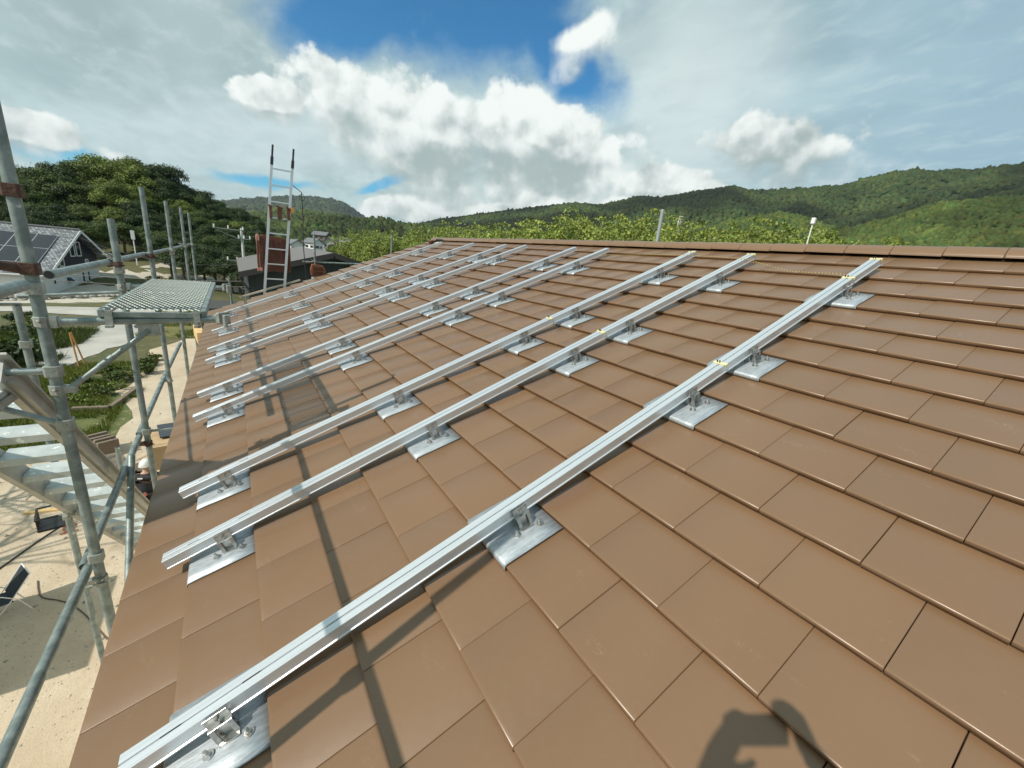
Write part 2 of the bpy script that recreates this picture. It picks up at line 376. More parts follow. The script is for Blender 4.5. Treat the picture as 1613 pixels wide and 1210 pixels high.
to_house(b.build('wall', mat('cream_render_wall', (0.62, 0.55, 0.44), (0.68, 0.61, 0.5), 5, 0.85, bump=0.1)))
for xa, xb in ((X0 + 0.002, X0 + 0.03), (X1 - 0.03, X1 - 0.002)):
    b = MB(); b.extrude([(-1.0, -0.455), (3.97, 1.53), (5.74, 0.82), (5.7, 0.64), (3.97, 1.34), (-0.95, -0.60)], xa, xb, 'x')
    to_house(b.build('verge_board', mat('brown_verge_board', (0.17, 0.10, 0.06), (0.2, 0.12, 0.075), 6, 0.6)))
b = MB(); b.box((X0 + 0.03, -0.985, -0.60), (X1 - 0.03, -0.955, -0.452))
to_house(b.build('eave_board', MATS['brown_verge_board']))
# ridge cap: a row of lapping ridge tiles, one mesh
V = []; F = []; T = []
prof = [(-0.150, -0.080), (-0.149, -0.070), (-0.145, -0.060), (-0.120, -0.034), (-0.095, -0.014), (-0.06, -0.002), (-0.02, 0.0), (0.02, 0.0), (0.06, -0.002), (0.095, -0.014), (0.120, -0.034), (0.145, -0.06), (0.150, -0.080)]
k = 0; xx = X0 - 0.02
while xx < X1:
    a, bb = xx, min(xx + 0.3045, X1 + 0.02); o = len(V); rz = rng.normal(0, 0.0012)
    for (py, pz) in prof:
        V += [(a + 0.001, 3.995 + py, 1.622 + pz + rz + 0.003), (a + 0.010, 3.995 + py, 1.622 + pz + rz + 0.003), (bb - 0.002, 3.995 + py, 1.622 + pz + rz)]
    n = len(prof)
    for q in range(n - 1):
        for w in range(2):
            p = o + q * 3 + w; F.append((p, p + 1, p + 4, p + 3)); T.append(np.ones(3) * (1 + rng.normal(0, 0.02)))
    V += [(a + 0.001, 3.995 + py * 0.9, 1.60 + pz) for (py, pz) in prof]; 
    for q in range(n - 1): F.append((o + q * 3, o + (q + 1) * 3, o + n * 3 + q + 1, o + n * 3 + q)); T.append(np.ones(3) * 0.9)
    xx += 0.3045
to_house(np_mesh('ridge_cap', V, F, M_TILE, 4, tint=np.array(T)))

# ------------------------------------------------------------------ rails and brackets
RW, RH, RN = 0.063, 0.048, 0.036      # rail width, height, underside above the tiles
plate_right = [-0.5, -3.5, -5.5, -9.5, -11.5, -15.5, -17.5, -21.5, -26.5]
ordn = ['nearest', 'second nearest', 'third nearest', 'fourth nearest', 'fifth nearest', 'sixth nearest', 'third farthest', 'second farthest', 'farthest']
PR = [(0, 0), (RW + 0.004, 0), (RW + 0.004, 0.0045), (RW, 0.006), (RW, RH - 0.001), (RW - 0.001, RH),
      (0.0355, RH), (0.0345, RH - 0.001), (0.0345, RH - 0.010), (0.0292, RH - 0.010), (0.0292, RH - 0.001), (0.0282, RH), (0.001, RH), (0, RH - 0.001)]
rail_len = 4.70; V_LOW = -0.905
def plate_bm():
    b = MB(); t = 0.0022; n = 12
    pr = []                                   # (v, n) top line: lip bent over the tile edge, then up under the next course
    for k in range(7):
        a = R(90) * k / 6; pr.append((-0.006 + 0.014 * (1 - math.sin(a)) - 0.004, 0.006 - 0.014 * (1 - math.cos(a))))
    top = [(-0.0075, -0.021)] + [(-0.0075, -0.012)]
    for k in range(1, 7):
        a = R(90) * k / 6; top.append((-0.0075 + 0.016 * (1 - math.cos(a)), -0.012 + 0.016 * math.sin(a)))
    top += [(0.06, 0.0005), (0.16, -0.0085), (CP - 0.003, -0.0185)]
    us = [0.0, 0.06, 0.09, 0.15, 0.18, 0.243, 0.303]
    emb = [0, 0, 0.0012, 0.0012, 0, 0, 0]
    vs = []; fs = []
    for (v, nn) in top:
        for q, u in enumerate(us): vs.append((u, v, nn + (emb[q] if v > 0.02 else 0)))
    m_ = len(us)
    for i in range(len(top) - 1):
        for q in range(m_ - 1): fs.append((i * m_ + q, i * m_ + q + 1, (i + 1) * m_ + q + 1, (i + 1) * m_ + q))
    b.add(vs, fs); return b
def bolt_mb(u, v, n):
    b = MB(); b.tube([(u, v, n - 0.002), (u, v, n + 0.0022)], 0.015, 14); b.tube([(u, v, n + 0.0022), (u, v, n + 0.011)], 0.0098, 6); b.tube([(u, v, n + 0.011), (u, v, n + 0.024)], [0.006, 0.0052], 8)
    return b
def make_bracket():
    r = empty('roof_bracket')
    o = plate_bm().build('base_plate', M_ZINC, r, smooth=True); so = o.modifiers.new('solid', 'SOLIDIFY'); so.thickness = 0.0022; so.offset = -1
    for (u, v) in ((0.214, 0.116), (0.224, 0.222), (0.052, 0.118), (0.052, 0.226)): bolt_mb(u, v, 0.003 - 0.09 * max(v - 0.06, 0)).build('bolt', M_STEEL, r, smooth=True)
    b = MB(); ru = 0.103
    b.box((ru, 0.145, -0.009), (ru + RW, 0.195, RN - 0.0015))
    b.build('saddle', M_ZINC, r, bevel=0.002)
    b = MB(); e = ru + RW + 0.004
    b.box((e + 0.002, 0.143, -0.008), (e + 0.044, 0.199, -0.004))                     # foot
    b.bar((e + 0.030, 0.146, -0.005), (e + 0.022, 0.146, RN + 0.014), 0.004, 0.014, (0, 1, 0)); b.bar((e + 0.030, 0.196, -0.005), (e + 0.022, 0.196, RN + 0.014), 0.004, 0.014, (0, 1, 0))
    b.box((e + 0.013, 0.146, -0.006), (e + 0.016, 0.196, RN + 0.004))
    b.build('clamp_leg', M_STEEL, r)
    b = MB(); b.bar((e + 0.008, 0.138, RN + 0.030), (e + 0.008, 0.204, RN + 0.030), 0.003, 0.034); b.bar((e + 0.016, 0.138, RN + 0.0125), (e + 0.016, 0.204, RN + 0.0125), 0.018, 0.003)
    b.build('clamp_plate', M_STEEL, r, bevel=0.0008)
    b = MB(); b.tube([(e + 0.007, 0.171, RN + 0.030), (e + 0.016, 0.171, RN + 0.030)], 0.0075, 6); b.tube([(e + 0.016, 0.171, RN + 0.030), (e + 0.021, 0.171, RN + 0.030)], 0.004, 8)
    b.build('clamp_bolt', M_STEEL, r, smooth=True)
    return r
proto_br = make_bracket(); rail_proto = None; first = True
which = {-3: 'lowest bracket by the eave', 1: 'second bracket up from the eave', 5: 'middle bracket', 7: 'second bracket down from the ridge', 11: 'topmost bracket near the ridge'}
for q, pr_ in enumerate(plate_right):
    pu = pr_ * TW; ru = pu - 0.303 + 0.103
    if rail_proto is None:
        b = MB(); b.extrude(PR, 0, rail_len, 'y'); rail_proto = b.build('mounting_rail', M_ALU); ro = rail_proto
        for xa in (0.10, 0.32):
            c = MB(); c.box((0.0302, xa, RH - 0.0098), (0.0335, xa + 0.05, RH + 0.0003)); c.build('rail_slot', M_BLK, ro)
    else: ro = copy_tree(rail_proto)
    dv = [0, 0.0, 0.012, 0.0, -0.006, 0.008, 0, 0.01, 0][q]
    ro.location = W(ru, V_LOW + dv, RN); ro.rotation_euler = (TH, 0, 0)
    tag(ro, f'{ordn[q]} of the long aluminium rails running up the tiled roof', 'rail', 'aluminium mounting rails on the roof')
    for j in (-3, 1, 5, 7, 11):
        br = proto_br if first else copy_tree(proto_br); first = False
        br.location = W(pu - 0.303, j * CP, 0); br.rotation_euler = (TH, 0, 0)
        tag(br, f'galvanised roof plate with clamp, {which[j]} under the {ordn[q]} rail', 'bracket', 'galvanised roof brackets under the rails')
# yellow clips with black screws on the rails
clipc = None
for q, v in ((0, 3.77), (1, 3.77), (2, 3.77), (0, 1.86), (1, 1.86), (2, 1.86), (0, 3.34)):
    ru = plate_right[q] * TW - 0.2
    if clipc is None:
        clipc = empty('rail_clip'); b = MB(); b.box((-0.004, -0.011, 0), (RW + 0.008, 0.011, 0.003)); b.box((RW + 0.005, -0.011, -0.012), (RW + 0.008, 0.011, 0.0)); b.build('clip_plate', M_YEL, clipc)
        for du in (0.016, 0.030):
            b = MB(); b.tube([(du, 0, 0.003), (du, 0, 0.016)], 0.0035, 8); b.build('screw', M_BLK, clipc)
        c = clipc
    else: c = copy_tree(clipc)
    c.location = W(ru, v, RN + RH + 0.0005); c.rotation_euler = (TH, 0, 0)
    pos = {3.77: 'at its upper end', 1.86: 'halfway along it', 3.34: 'where the string line crosses it'}[v]
    tag(c, f'yellow clip with black screws on the {ordn[q]} rail {pos}', 'clip', 'yellow rail clips')
# string line pulled across the upper courses
ms = bpy.data.materials.new('striped_cord'); ms.use_nodes = True; t = NT(ms.node_tree)
wv = t.node('ShaderNodeTexWave', wave_type='BANDS', bands_direction='X'); wv.inputs['Scale'].default_value = 12.0; t.put(wv.inputs[0], t.node('ShaderNodeTexCoord').outputs['Object'])
t.put(t.n['Principled BSDF'].inputs['Base Color'], t.mix(t.sm(wv.outputs['Fac'], 0.4, 0.6), (0.75, 0.6, 0.15), (0.06, 0.05, 0.03))); ms.node_tree.nodes['Principled BSDF'].inputs['Roughness'].default_value = 0.6
pts = []
for u, v, n in ((-3.45, 3.72, 0.0), (-1.87, 3.66, 0.086), (-1.80, 3.655, 0.086), (-1.27, 3.63, 0.086), (-1.20, 3.625, 0.086), (-0.8, 3.54, 0.03), (-0.38, 3.40, 0.086), (-0.30, 3.345, 0.0875)):
    pts.append(W(u, v, n))
b = MB(); b.tube(pts, 0.0016, 6); tag(b.build('string_line', ms), 'thin yellow and black striped cord pulled across the upper tiles to the nearest rail', 'cord')
# cordless driver and little yellow pouch left by the ridge
dr = empty('cordless_drill', W(-8.95, 4.03, 0.012), 'small black cordless drill lying by the far end of the ridge', 'drill', rot=(TH, 0, 0.3))
b = MB(); b.tube([(-0.1, 0, 0.035), (0.1, 0, 0.035)], [0.032, 0.028], 12); b.tube([(0.1, 0, 0.035), (0.17, 0, 0.035)], [0.018, 0.008], 10); b.build('drill_body', M_BLK, dr, smooth=True)
b = MB(); b.bar((-0.05, 0, 0.03), (-0.09, -0.16, 0.03), 0.04, 0.04); b.build('handle', M_BLK, dr, bevel=0.008)
b = MB(); b.box((-0.16, -0.22, 0.0), (-0.05, -0.15, 0.07)); b.build('battery', mat('dark_red_plastic', (0.12, 0.02, 0.02), rough=0.4), dr, bevel=0.006)
b = MB(); b.tube([(0, 0, 0), (0, 0, 0.035)], 0.045, 16); b.tube([(0.03, 0.02, 0.0), (0.08, 0.06, 0.0), (0.14, 0.05, 0.0)], 0.004, 6)
o = b.build('tape_measure', M_YEL, bevel=0.004); o.location = W(-8.72, 3.86, 0.004); o.rotation_euler = (TH, 0, 0); tag(o, 'small round yellow tape reel beside the black drill at the ridge', 'tape')

# ------------------------------------------------------------------ scaffold
PRAD = 0.0243
def coupler_mb(side=(0, -1), h=0.05):
    """pressed double clamp around a vertical post, with its wedge and bolt tails"""
    b = MB(); sx, sy = side
    prof = [(0.031 * math.cos(2 * math.pi * k / 10), 0.031 * math.sin(2 * math.pi * k / 10)) for k in range(10)]
    b.extrude(prof, -h / 2, h / 2, 'z')
    b.bar((0.02 * sx, 0.02 * sy, 0), (0.070 * sx, 0.070 * sy, 0), 0.034, h * 0.72)
    px, py = -sy, sx
    b.bar((0.03 * px - .01 * sx, 0.03 * py - .01 * sy, 0), (0.062 * px, 0.062 * py, 0), 0.03, h * 0.55)
    b.tube([(0.05 * px - 0.05 * sx, 0.05 * py - 0.05 * sy, 0.004), (0.05 * px + 0.07 * sx, 0.05 * py + 0.07 * sy, 0.004)], 0.006, 8)
    b.tube([(-0.055 * px, -0.055 * py, 0.012), (-0.03 * px, -0.03 * py, 0.0)], 0.007, 6)
    b.bar((0.052 * px, 0.052 * py, 0.02), (0.075 * px - 0.03 * sx, 0.075 * py - 0.03 * sy, 0.045), 0.012, 0.006)
    return b
def pocket_mb(h=0.056):
    b = MB(); b.extrude([(-0.032, -0.024), (-0.024, -0.032), (0.024, -0.032), (0.032, -0.024), (0.032, 0.024), (0.024, 0.032), (-0.024, 0.032), (-0.032, 0.024)], -h / 2, h / 2, 'z'); return b
def post(x, y, z1, label, items=(), z0=GZ, lean=(0, 0)):
    r = empty('scaffold_post', (x, y, z0), label, 'scaffold post', 'upright galvanised scaffold posts')
    b = MB(); tx, ty = lean; b.tube([(0, 0, 0.03), (0, 0, (z1 - z0) * 0.5), (tx, ty, z1 - z0)], PRAD, 20); b.build('pipe', M_GALV, r, smooth=True)
    b = MB(); b.tube([(tx * .998, ty * .998, z1 - z0 + 0.0006), (tx, ty, z1 - z0 + 0.0012)], PRAD - 0.003, 16); b.build('pipe_mouth', M_BLK, r)
    b = MB(); b.box((-0.07, -0.07, 0), (0.07, 0.07, 0.008)); b.tube([(0, 0, 0.008), (0, 0, 0.06)], 0.034, 12); b.build('base_plate', M_GALVD, r)
    for kind, z, m, side in items:
        o = (pocket_mb() if kind == 'pocket' else coupler_mb(side)).build('wedge_pocket' if kind == 'pocket' else 'coupler', m, r, bevel=0.003); o.location = (0, 0, z - z0)
    return r
YI, YO = -1.30, -1.90
S = (0, -1); SX = (1, 0); NX = (-1, 0)
post(-2.05, YI, 2.05, 'tallest and nearest scaffold post at the left edge beside the mesh platform', [('pocket', 1.27, M_RUST, S), ('pocket', 0.93, M_RUST, S), ('pocket', 0.84, M_GALVD, S), ('coupler', 0.68, M_GALVD, (0, 1)), ('pocket', 0.43, M_GALVD, S), ('coupler', 0.33, M_GALVD, (0, 1)), ('pocket', 0.14, M_GALVD, S), ('pocket', -0.70, M_GALVD, S), ('coupler', -0.86, M_GALVD, S)])
r_ = bpy.data.objects['scaffold_post']; b = MB(); b.tube([(0.0, -0.03, 0.93 - GZ), (0.06, -0.09, 0.945 - GZ), (0.10, -0.17, 0.975 - GZ), (0.12, -0.30, 0.985 - GZ)], [0.026, 0.022, 0.020, 0.016], 10); b.build('clamp_lever', M_RUST, r_, smooth=True)
post(-3.87, YI, 1.20, 'short scaffold post just behind the mesh platform, second along the eave', [('coupler', 0.84, M_RUST, S), ('pocket', 0.80, M_GALVD, S), ('coupler', 0.66, M_GALVD, (0, 1)), ('pocket', -0.66, M_GALVD, S), ('coupler', -0.78, M_RUST, S)])
post(-5.62, YI, 1.58, 'third scaffold post along the eave, standing tall with a rusty clamp', [('coupler', 0.84, M_RUST, S), ('coupler', -0.68, M_GALVD, S)])
post(-7.72, YI, 1.56, 'fourth scaffold post along the eave, weathered grey', [('coupler', 0.84, M_GALVD, S), ('pocket', 0.80, M_GALVD, S)])
post(-10.02, YI, 1.58, 'fifth scaffold post along the eave, rust streaked', [('coupler', 0.84, M_GALVD, S)])
post(-11.90, YI, 1.55, 'last scaffold post of the eave row, farthest from the platform', [('coupler', 0.84, M_GALVD, S)])
post(-0.02, YI, 1.9, 'scaffold post beside the eave just left of the view', [('pocket', 0.90, M_GALVD, S), ('pocket', 0.43, M_GALVD, S)])
post(-3.80, YO, 0.50, 'outer scaffold post left of the stair, its open top below the house', [('pocket', 0.2, M_GALVD, S), ('coupler', -1.34, M_GALVD, SX)])
post(-5.64, YO, -1.52, 'short outer scaffold post beside the lower stair stringer', [])
post(-10.75, -0.62, 0.25, 'lone low scaffold post beyond the far roof corner', [])
post(-10.25, 1.12, 1.37, 'scaffold post at the far gable with the orange box hanging on it', [('coupler', 0.75, M_GALVD, NX)])
post(-10.25, 2.96, 1.56, 'thin scaffold post at the far gable near the ridge', [])
def pipe_thing(p, q, label, r=PRAD, m=M_GALV, couplers=(), name='scaffold_tube', cat='scaffold tube', group='scaffold tubes'):
    p, q = Vector(p), Vector(q); t = empty(name, p, label, cat, group)
    b = MB(); b.tube([(0, 0, 0), (q - p) / 2, q - p], r, 18); b.build('pipe', m, t, smooth=True)
    for e, d in (((0, 0, 0), (p - q)), (q - p, (q - p))):
        d = d.normalized(); e = Vector(e); b = MB(); b.tube([e + d * 0.0005, e + d * 0.0012], r - 0.004, 14); b.build('pipe_mouth', M_BLK, t)
    for f in couplers:
        o = coupler_mb((0, 1), 0.05).build('coupler', M_GALVD, t, bevel=0.003); o.location = (q - p) * f; o.rotation_euler = (0, R(90), 0)
    return t
YH = YI - 0.055
pipe_thing((-2.48, YH, 0.865), (-3.80, YH, 0.862), 'horizontal guard tube between the nearest post and the second post')
pipe_thing((-3.88, YH, 0.862), (-5.66, YH - .01, 0.855), 'horizontal guard tube between the second and third posts', couplers=(0.05,))
pipe_thing((-5.6, YH, 0.85), (-7.8, YH, 0.845), 'horizontal guard tube between the third and fourth posts')
pipe_thing((-7.7, YH, 0.845), (-11.95, YH, 0.84), 'horizontal guard tube between the fourth and last posts', couplers=(0.54,))
pipe_thing((0.6, -1.225, 0.885), (-1.70, -1.236, 0.892), 'guard tube entering from the left edge to the nearest post, above the stair')
pipe_thing((0.2, YH - .01, -0.76), (-2.12, YH, -0.79), 'long sloping-looking tube from the bottom left corner to the nearest post')
pipe_thing((-2.10, YH - .02, -0.785), (-3.96, YH, -0.70), 'tube between the nearest and second posts below the eave, lit at its upper end')
pipe_thing((-3.92, YH - .01, -0.70), (-5.70, YH, -0.66), 'tube between the second and third posts below the eave')
pipe_thing((-5.66, YH - .01, -0.67), (-7.75, YH, -0.66), 'tube between the third and fourth posts below the eave')
pipe_thing((-2.05, YI - .03, 0.43), (-2.05, -2.6, 0.44), 'ledger tube running outward from the nearest post above the stair', 0.0185)
pipe_thing((-2.05, YI - .03, 0.15), (-2.05, -2.15, 0.62), 'slanting brace from the nearest post up to the left edge', 0.015)
pipe_thing((-3.87, YI + .03, -0.66), (-3.87, -0.66, -0.66), 'thin short ledger from the second post towards the house wall', 0.012)
pipe_thing((-3.87, YO, 0.56), (-3.87, YI, 0.62), 'thin pale crossbar between the inner and outer rows behind the platform', 0.013)
pipe_thing((-2.1, YO - .02, 0.74), (-3.87, YO, 0.50), 'thin horizontal rail seen behind the nearest post beside the platform', 0.011)
pipe_thing((-10.27, 0.85, 0.72), (-10.27, 2.4, 0.78), 'horizontal scaffold tube behind the far gable by the grey roof', 0.02)
pipe_thing((-3.30, YI - .02, -0.64), (-2.32, YI - .04, -1.75), 'shaded diagonal brace crossing in front of the helmeted worker', m=M_GALV)
# bracket under the platform and its brace
bk = empty('platform_bracket', (-2.05, YI, 0.68), 'tubular side bracket carrying the near end of the mesh platform', 'bracket', 'brackets carrying the mesh platform')
b = MB(); b.tube([(0, 0.05, 0), (0, 0.69, 0.02)], 0.0213, 16); b.build('bracket_tube', M_GALV, bk, smooth=True)
b = MB(); b.bar((0, 0.03, 0), (0, 0.055, 0), 0.05, 0.055); b.build('bracket_socket', M_GALVD, bk); b = MB(); b.bar((0, 0.345, -0.035), (0, 0.435, -0.033), 0.010, 0.075); b.build('gusset', M_GALVD, bk)
b = MB(); b.tube([(0, 0.04, -0.35), (0, 0.39, -0.045)], 0.0135, 12); b.tube([(0, 0.17, -0.2367), (0, 0.23, -0.1845)], 0.0165, 12); b.build('brace', M_GALV, bk, smooth=True)
b = MB()
b.bar((0, 0.69, 0.02), (0, 0.76, 0.02), 0.05, 0.055); b.bar((0.03, 0.70, 0.03), (-0.03, 0.75, 0.03), 0.02, 0.06); b.tube([(0.04, 0.735, 0.05), (0.04, 0.735, -0.02)], 0.012, 8); b.tube([(-0.04, 0.72, 0.01), (0.05, 0.74, 0.01)], 0.008, 8)
b.build('end_clamp', M_GALVD, bk, bevel=0.004)
bk2 = copy_tree(bk); bk2.location = (-3.87, YI, 0.67); bk2['label'] = 'tubular side bracket at the far end of the mesh platform'
# mesh platform
DX0, DX1, DY0, DY1, DZ = -3.80, -2.03, -1.085, -0.665, 0.745
dk = empty('mesh_platform', (DX1, DY0, DZ), 'narrow expanded-metal scaffold platform overhanging the eave', 'platform')
w_, l_ = DY1 - DY0, DX0 - DX1
for y in (0.0, w_): b = MB(); b.bar((0, y, -0.018), (l_, y, -0.018), 0.026, 0.040); b.build('side_frame', M_GALV, dk, bevel=0.004)
for k in range(7): b = MB(); x = l_ * k / 6; b.bar((x, 0.013, -0.022), (x, w_ - 0.013, -0.022), 0.024, 0.026); b.build('cross_bar', M_GALV, dk)
b = MB(); px, py = 0.075, 0.030
nx, ny = int(abs(l_) / px) + 1, int(w_ / py) + 1
for i in range(nx):
    for j in range(ny):
        x = l_ + px * i; y = py * j
        for (a, c) in (((x, y), (x + px / 2, y + py / 2)), ((x + px / 2, y + py / 2), (x + px, y)), ((x, y + py), (x + px / 2, y + py / 2)), ((x + px / 2, y + py / 2), (x + px, y + py))):
            if max(a[0], c[0]) > 0.002 or max(a[1], c[1]) > w_: continue
            p, q = Vector((a[0], a[1], 0.001)), Vector((c[0], c[1], 0.001)); d = (q - p).normalized(); e = Vector((-d.y, d.x, 0)) * 0.0024; up = Vector((0, 0.0015, 0.0035))
            b.add([p - e, q - e, q + e + up, p + e + up], [(0, 1, 2, 3)])
b.build('mesh_deck', mat('galvanised_mesh', (0.62, 0.68, 0.63), (0.5, 0.55, 0.52), 9, 0.45, 0.35), dk)
for x in (0.012, l_ - 0.012):
    for y in (0.03, w_ - 0.03):
        b = MB(); b.bar((x, y, 0.0), (x, y, -0.085), 0.014, 0.03, (0, 1, 0)); b.bar((x, y, -0.08), (x + (0.03 if x > -1 else -0.03), y, -0.08), 0.03, 0.012); b.build('hook', M_GALVD, dk)
# access stair between the two rows
ST0 = Vector((-2.15, -1.475, 0.38)); run, rise = -0.262, -0.252; SW = 0.405
stt = empty('access_stair', ST0, 'aluminium scaffold stair descending away under the nearest post', 'stair')
for y, nm in ((0.0, 'inner'), (-SW, 'outer')):
    b = MB(); e = Vector((run, 0, rise)) * 13.2
    p = Vector((0.12, y, -0.02 + 0.1)); q = p + e + Vector((-0.1, 0, -0.09))
    b.bar(p, q, 0.032, 0.15); b.bar(p + Vector((0, -0.012 if nm == 'outer' else 0.012, 0.07)), q + Vector((0, -0.012 if nm == 'outer' else 0.012, 0.07)), 0.055, 0.012); b.bar(p + Vector((0, -0.012 if nm == 'outer' else 0.012, -0.07)), q + Vector((0, -0.012 if nm == 'outer' else 0.012, -0.07)), 0.055, 0.012)
    b.build('stringer', M_STRING, stt)
for k in range(1, 14):
    b = MB(); x = run * k; z = rise * k + 0.02
    b.box((x - 0.10, -SW + 0.017, z - 0.004), (x + 0.10, -0.017, z)); b.box((x - 0.10, -SW + 0.017, z - 0.045), (x - 0.094, -0.017, z - 0.004)); b.box((x + 0.094, -SW + 0.017, z - 0.045), (x + 0.10, -0.017, z - 0.004))
    b.build('tread', M_TREAD, stt)
ld_ = empty('stair_landing', (-2.12, -1.475, 0.345), 'pale metal landing at the head of the scaffold stair, cut by the left edge', 'landing')
b = MB(); b.box((-0.1, -SW, -0.03), (0.42, 0.0, 0.0)); b.build('deck_plate', M_TREAD, ld_, bevel=0.004)
b = MB(); b.box((-0.104, -SW - 0.01, -0.07), (0.42, -SW + 0.02, -0.031)); b.box((-0.104, -0.02, -0.07), (0.42, 0.01, -0.031)); b.build('side_frame', M_GALVD, ld_)
# timber at the far eave corner
b = MB(); b.box((-0.75, -0.06, -0.2), (0.75, 0.06, 0.02)); o = b.build('timber_beam', M_WOODY, bevel=0.004); o.location = (-9.35, -1.20, -0.72); o.rotation_euler = (0, R(-4), R(6)); tag(o, 'short yellow timber beam by the eave behind the mesh platform', 'timber')

# ------------------------------------------------------------------ ladder hoist at the far verge
la = empty('aluminium_ladder', (-9.93, -0.62, GZ), 'tall aluminium hoist ladder standing at the far verge against the sky', 'ladder')
L0, L1 = Vector((0, 0, 0)), Vector((0.0, 0.965, 2.93 - GZ)); dy = Vector((0, 0.385, 0.0))
def lp(f, s=0): return L0.lerp(L1, f) + dy * s
b = MB(); b.bar(lp(0), lp(0.985), 0.05, 0.028, (1, 0, 0)); b.build('side_rail', M_ALU, la)
b = MB(); b.bar(lp(0, 1), lp(0.985, 1), 0.05, 0.028, (1, 0, 0)); b.build('side_rail', M_ALU, la)
for k in range(26):
    f = 0.03 + k * 0.0372
    if f > 0.98: break
    b = MB(); b.bar(lp(f), lp(f, 1), 0.032, 0.026, (0, 0, 1)); b.build('rung', M_ALU, la)
for s in (0, 1):
    b = MB(); a = lp(0.968, s) + Vector((0.01, 0, 0)); e = lp(1.012, s); b.bar(a, e, 0.036, 0.026, (1, 0, 0)); b.bar(a, a + (e - a) * 0.4, 0.055, 0.045, (1, 0, 0)); b.build('end_cap', M_BLK, la, bevel=0.004)
for s, wd in ((0.06, 0.05), (0.5, 0.09), (0.94, 0.06)):
    b = MB(); c = lp(0.865, s); b.bar(c + Vector((0.03, 0, 0.06)), c + Vector((0.03, 0, -0.16)), wd, 0.04, (1, 0, 0)); b.bar(c + Vector((0.04, -wd * .7, 0.10)), c + Vector((0.04, wd * .7, 0.06)), 0.05, 0.04); b.build('joint_fitting', M_REDM, la, bevel=0.006)
b = MB(); c = lp(0.872, 1.1); b.box(c + Vector((0, -0.03, -0.07)), c + Vector((0.03, 0.03, 0.05))); b.build('warning_plate', mat('orange_sticker', (0.75, 0.33, 0.08), rough=0.5), la)
hc = empty('hoist_carriage', (-10.08, -0.02, 0.48), 'dark red hoist carriage behind the ladder at the far verge', 'hoist')
b = MB(); prof = [(0, 0), (0.56, -0.03), (0.58, 0.62), (0.55, 0.70), (0.48, 0.73), (0.07, 0.76), (0.0, 0.68)]
b.extrude(prof, -0.02, 0.02, 'x'); b.build('load_board', M_REDM, hc, bevel=0.01)
b = MB()
for k in range(6): y = 0.05 + k * 0.095; b.box((0.02, y, 0.02), (0.035, y + 0.02, 0.70))
b.build('rib', M_REDM, hc)
for y in (-0.03, 0.58):
    b = MB(); b.tube([(0.0, y, 0.0), (0.07, y, 0.02), (0.09, y, 0.35), (0.07, y, 0.68), (0.0, y + 0.02, 0.76)], 0.022, 10); b.build('side_arm', M_REDM, hc, smooth=True)
b = MB(); b.box((0.02, -0.06, -0.02), (0.10, 0.04, 0.05)); b.box((0.02, -0.05, 0.62), (0.09, 0.02, 0.74)); b.build('bumper', mat('scuffed_pink_plate', (0.55, 0.30, 0.24), (0.4, 0.14, 0.1), 12, 0.6), hc, bevel=0.01)
b = MB(); pp = [lp(0.93, 1.06) + Vector((-9.93, -0.62, GZ))]
for p in ((-9.88, 0.85, 2.2), (-9.9, 0.86, 1.7), (-9.9, 0.84, 1.1), (-9.92, 0.88, 0.3), (-9.95, 0.90, -1.0)): pp.append(Vector(p))
b.tube(pp, 0.009, 8); b.tube([Vector((-9.9, 0.86 + 0.05 * math.cos(a), 2.1 + 0.07 * math.sin(a))) for a in np.linspace(0, 6.28, 12)], 0.006, 6)
tag(b.build('hoist_rope', M_BLK), 'black rope hanging down beside the aluminium ladder', 'rope')
pu_ = empty('hoist_winch', (-10.15, 1.16, 0.40), 'small orange-brown winch box hanging under the post at the far gable', 'winch')
b = MB(); b.extrude([(-0.14, 0.02), (0.14, 0.0), (0.17, 0.14), (0.12, 0.27), (-0.12, 0.29), (-0.16, 0.16)], -0.09, 0.09, 'x'); b.build('winch_case', M_ORNG, pu_, bevel=0.012)
b = MB(); b.box((0.0905, -0.10, 0.05), (0.10, 0.10, 0.125)); b.box((0.0905, -0.10, 0.15), (0.10, 0.10, 0.23)); b.build('recess', M_REDM, pu_)
b = MB(); b.box((-0.05, -0.14, -0.10), (0.05, -0.03, -0.01)); b.build('foot_block', M_WHITE, pu_, bevel=0.006)
b = MB(); b.tube([(0, 0, 0.28), (0, 0.01, 0.36)], 0.012, 8); b.build('hanger', M_BLK, pu_)
b = MB(); b.bar((-10.0, -0.45, -0.13), (-9.95, 0.75, 0.32), 0.05, 0.035); tag(b.build('timber_batten', mat('pale_timber', (0.55, 0.47, 0.36), (0.48, 0.4, 0.3), 4, 0.8)), 'pale timber batten lying along the far verge by the ladder foot', 'timber')
# things standing beyond the ridge
pv = empty('vent_pipe', (-4.02, 5.62, 0.8), 'plain grey pipe standing up behind the ridge', 'pipe'); b = MB(); b.tube([(0, 0, 0), (-0.01, 0.0, 1.50)], 0.031, 16); b.tube([(-0.01, 0, 1.5), (-0.01, 0, 1.503)], 0.024, 12); b.build('pipe', mat('pale_grey_pipe', (0.28, 0.31, 0.30), (0.36, 0.39, 0.38), 8, 0.5, 0.2), pv, smooth=True); b = MB(); b.tube([(0, 0, -0.25), (0, 0, 0.05)], 0.04, 12); b.build('pipe_collar', M_GALVD, pv)
an = empty('antenna_mast', (-2.62, 7.81, -3.0), 'slim white mast with a small white box on top behind the ridge', 'antenna'); b = MB(); b.tube([(0, 0, 0), (0, 0, 5.36)], 0.010, 8); b.build('mast', M_WHITE, an); b = MB(); b.box((-0.03, -0.03, 5.33), (0.03, 0.03, 5.43)); b.build('antenna_box', M_WHITE, an, bevel=0.01)

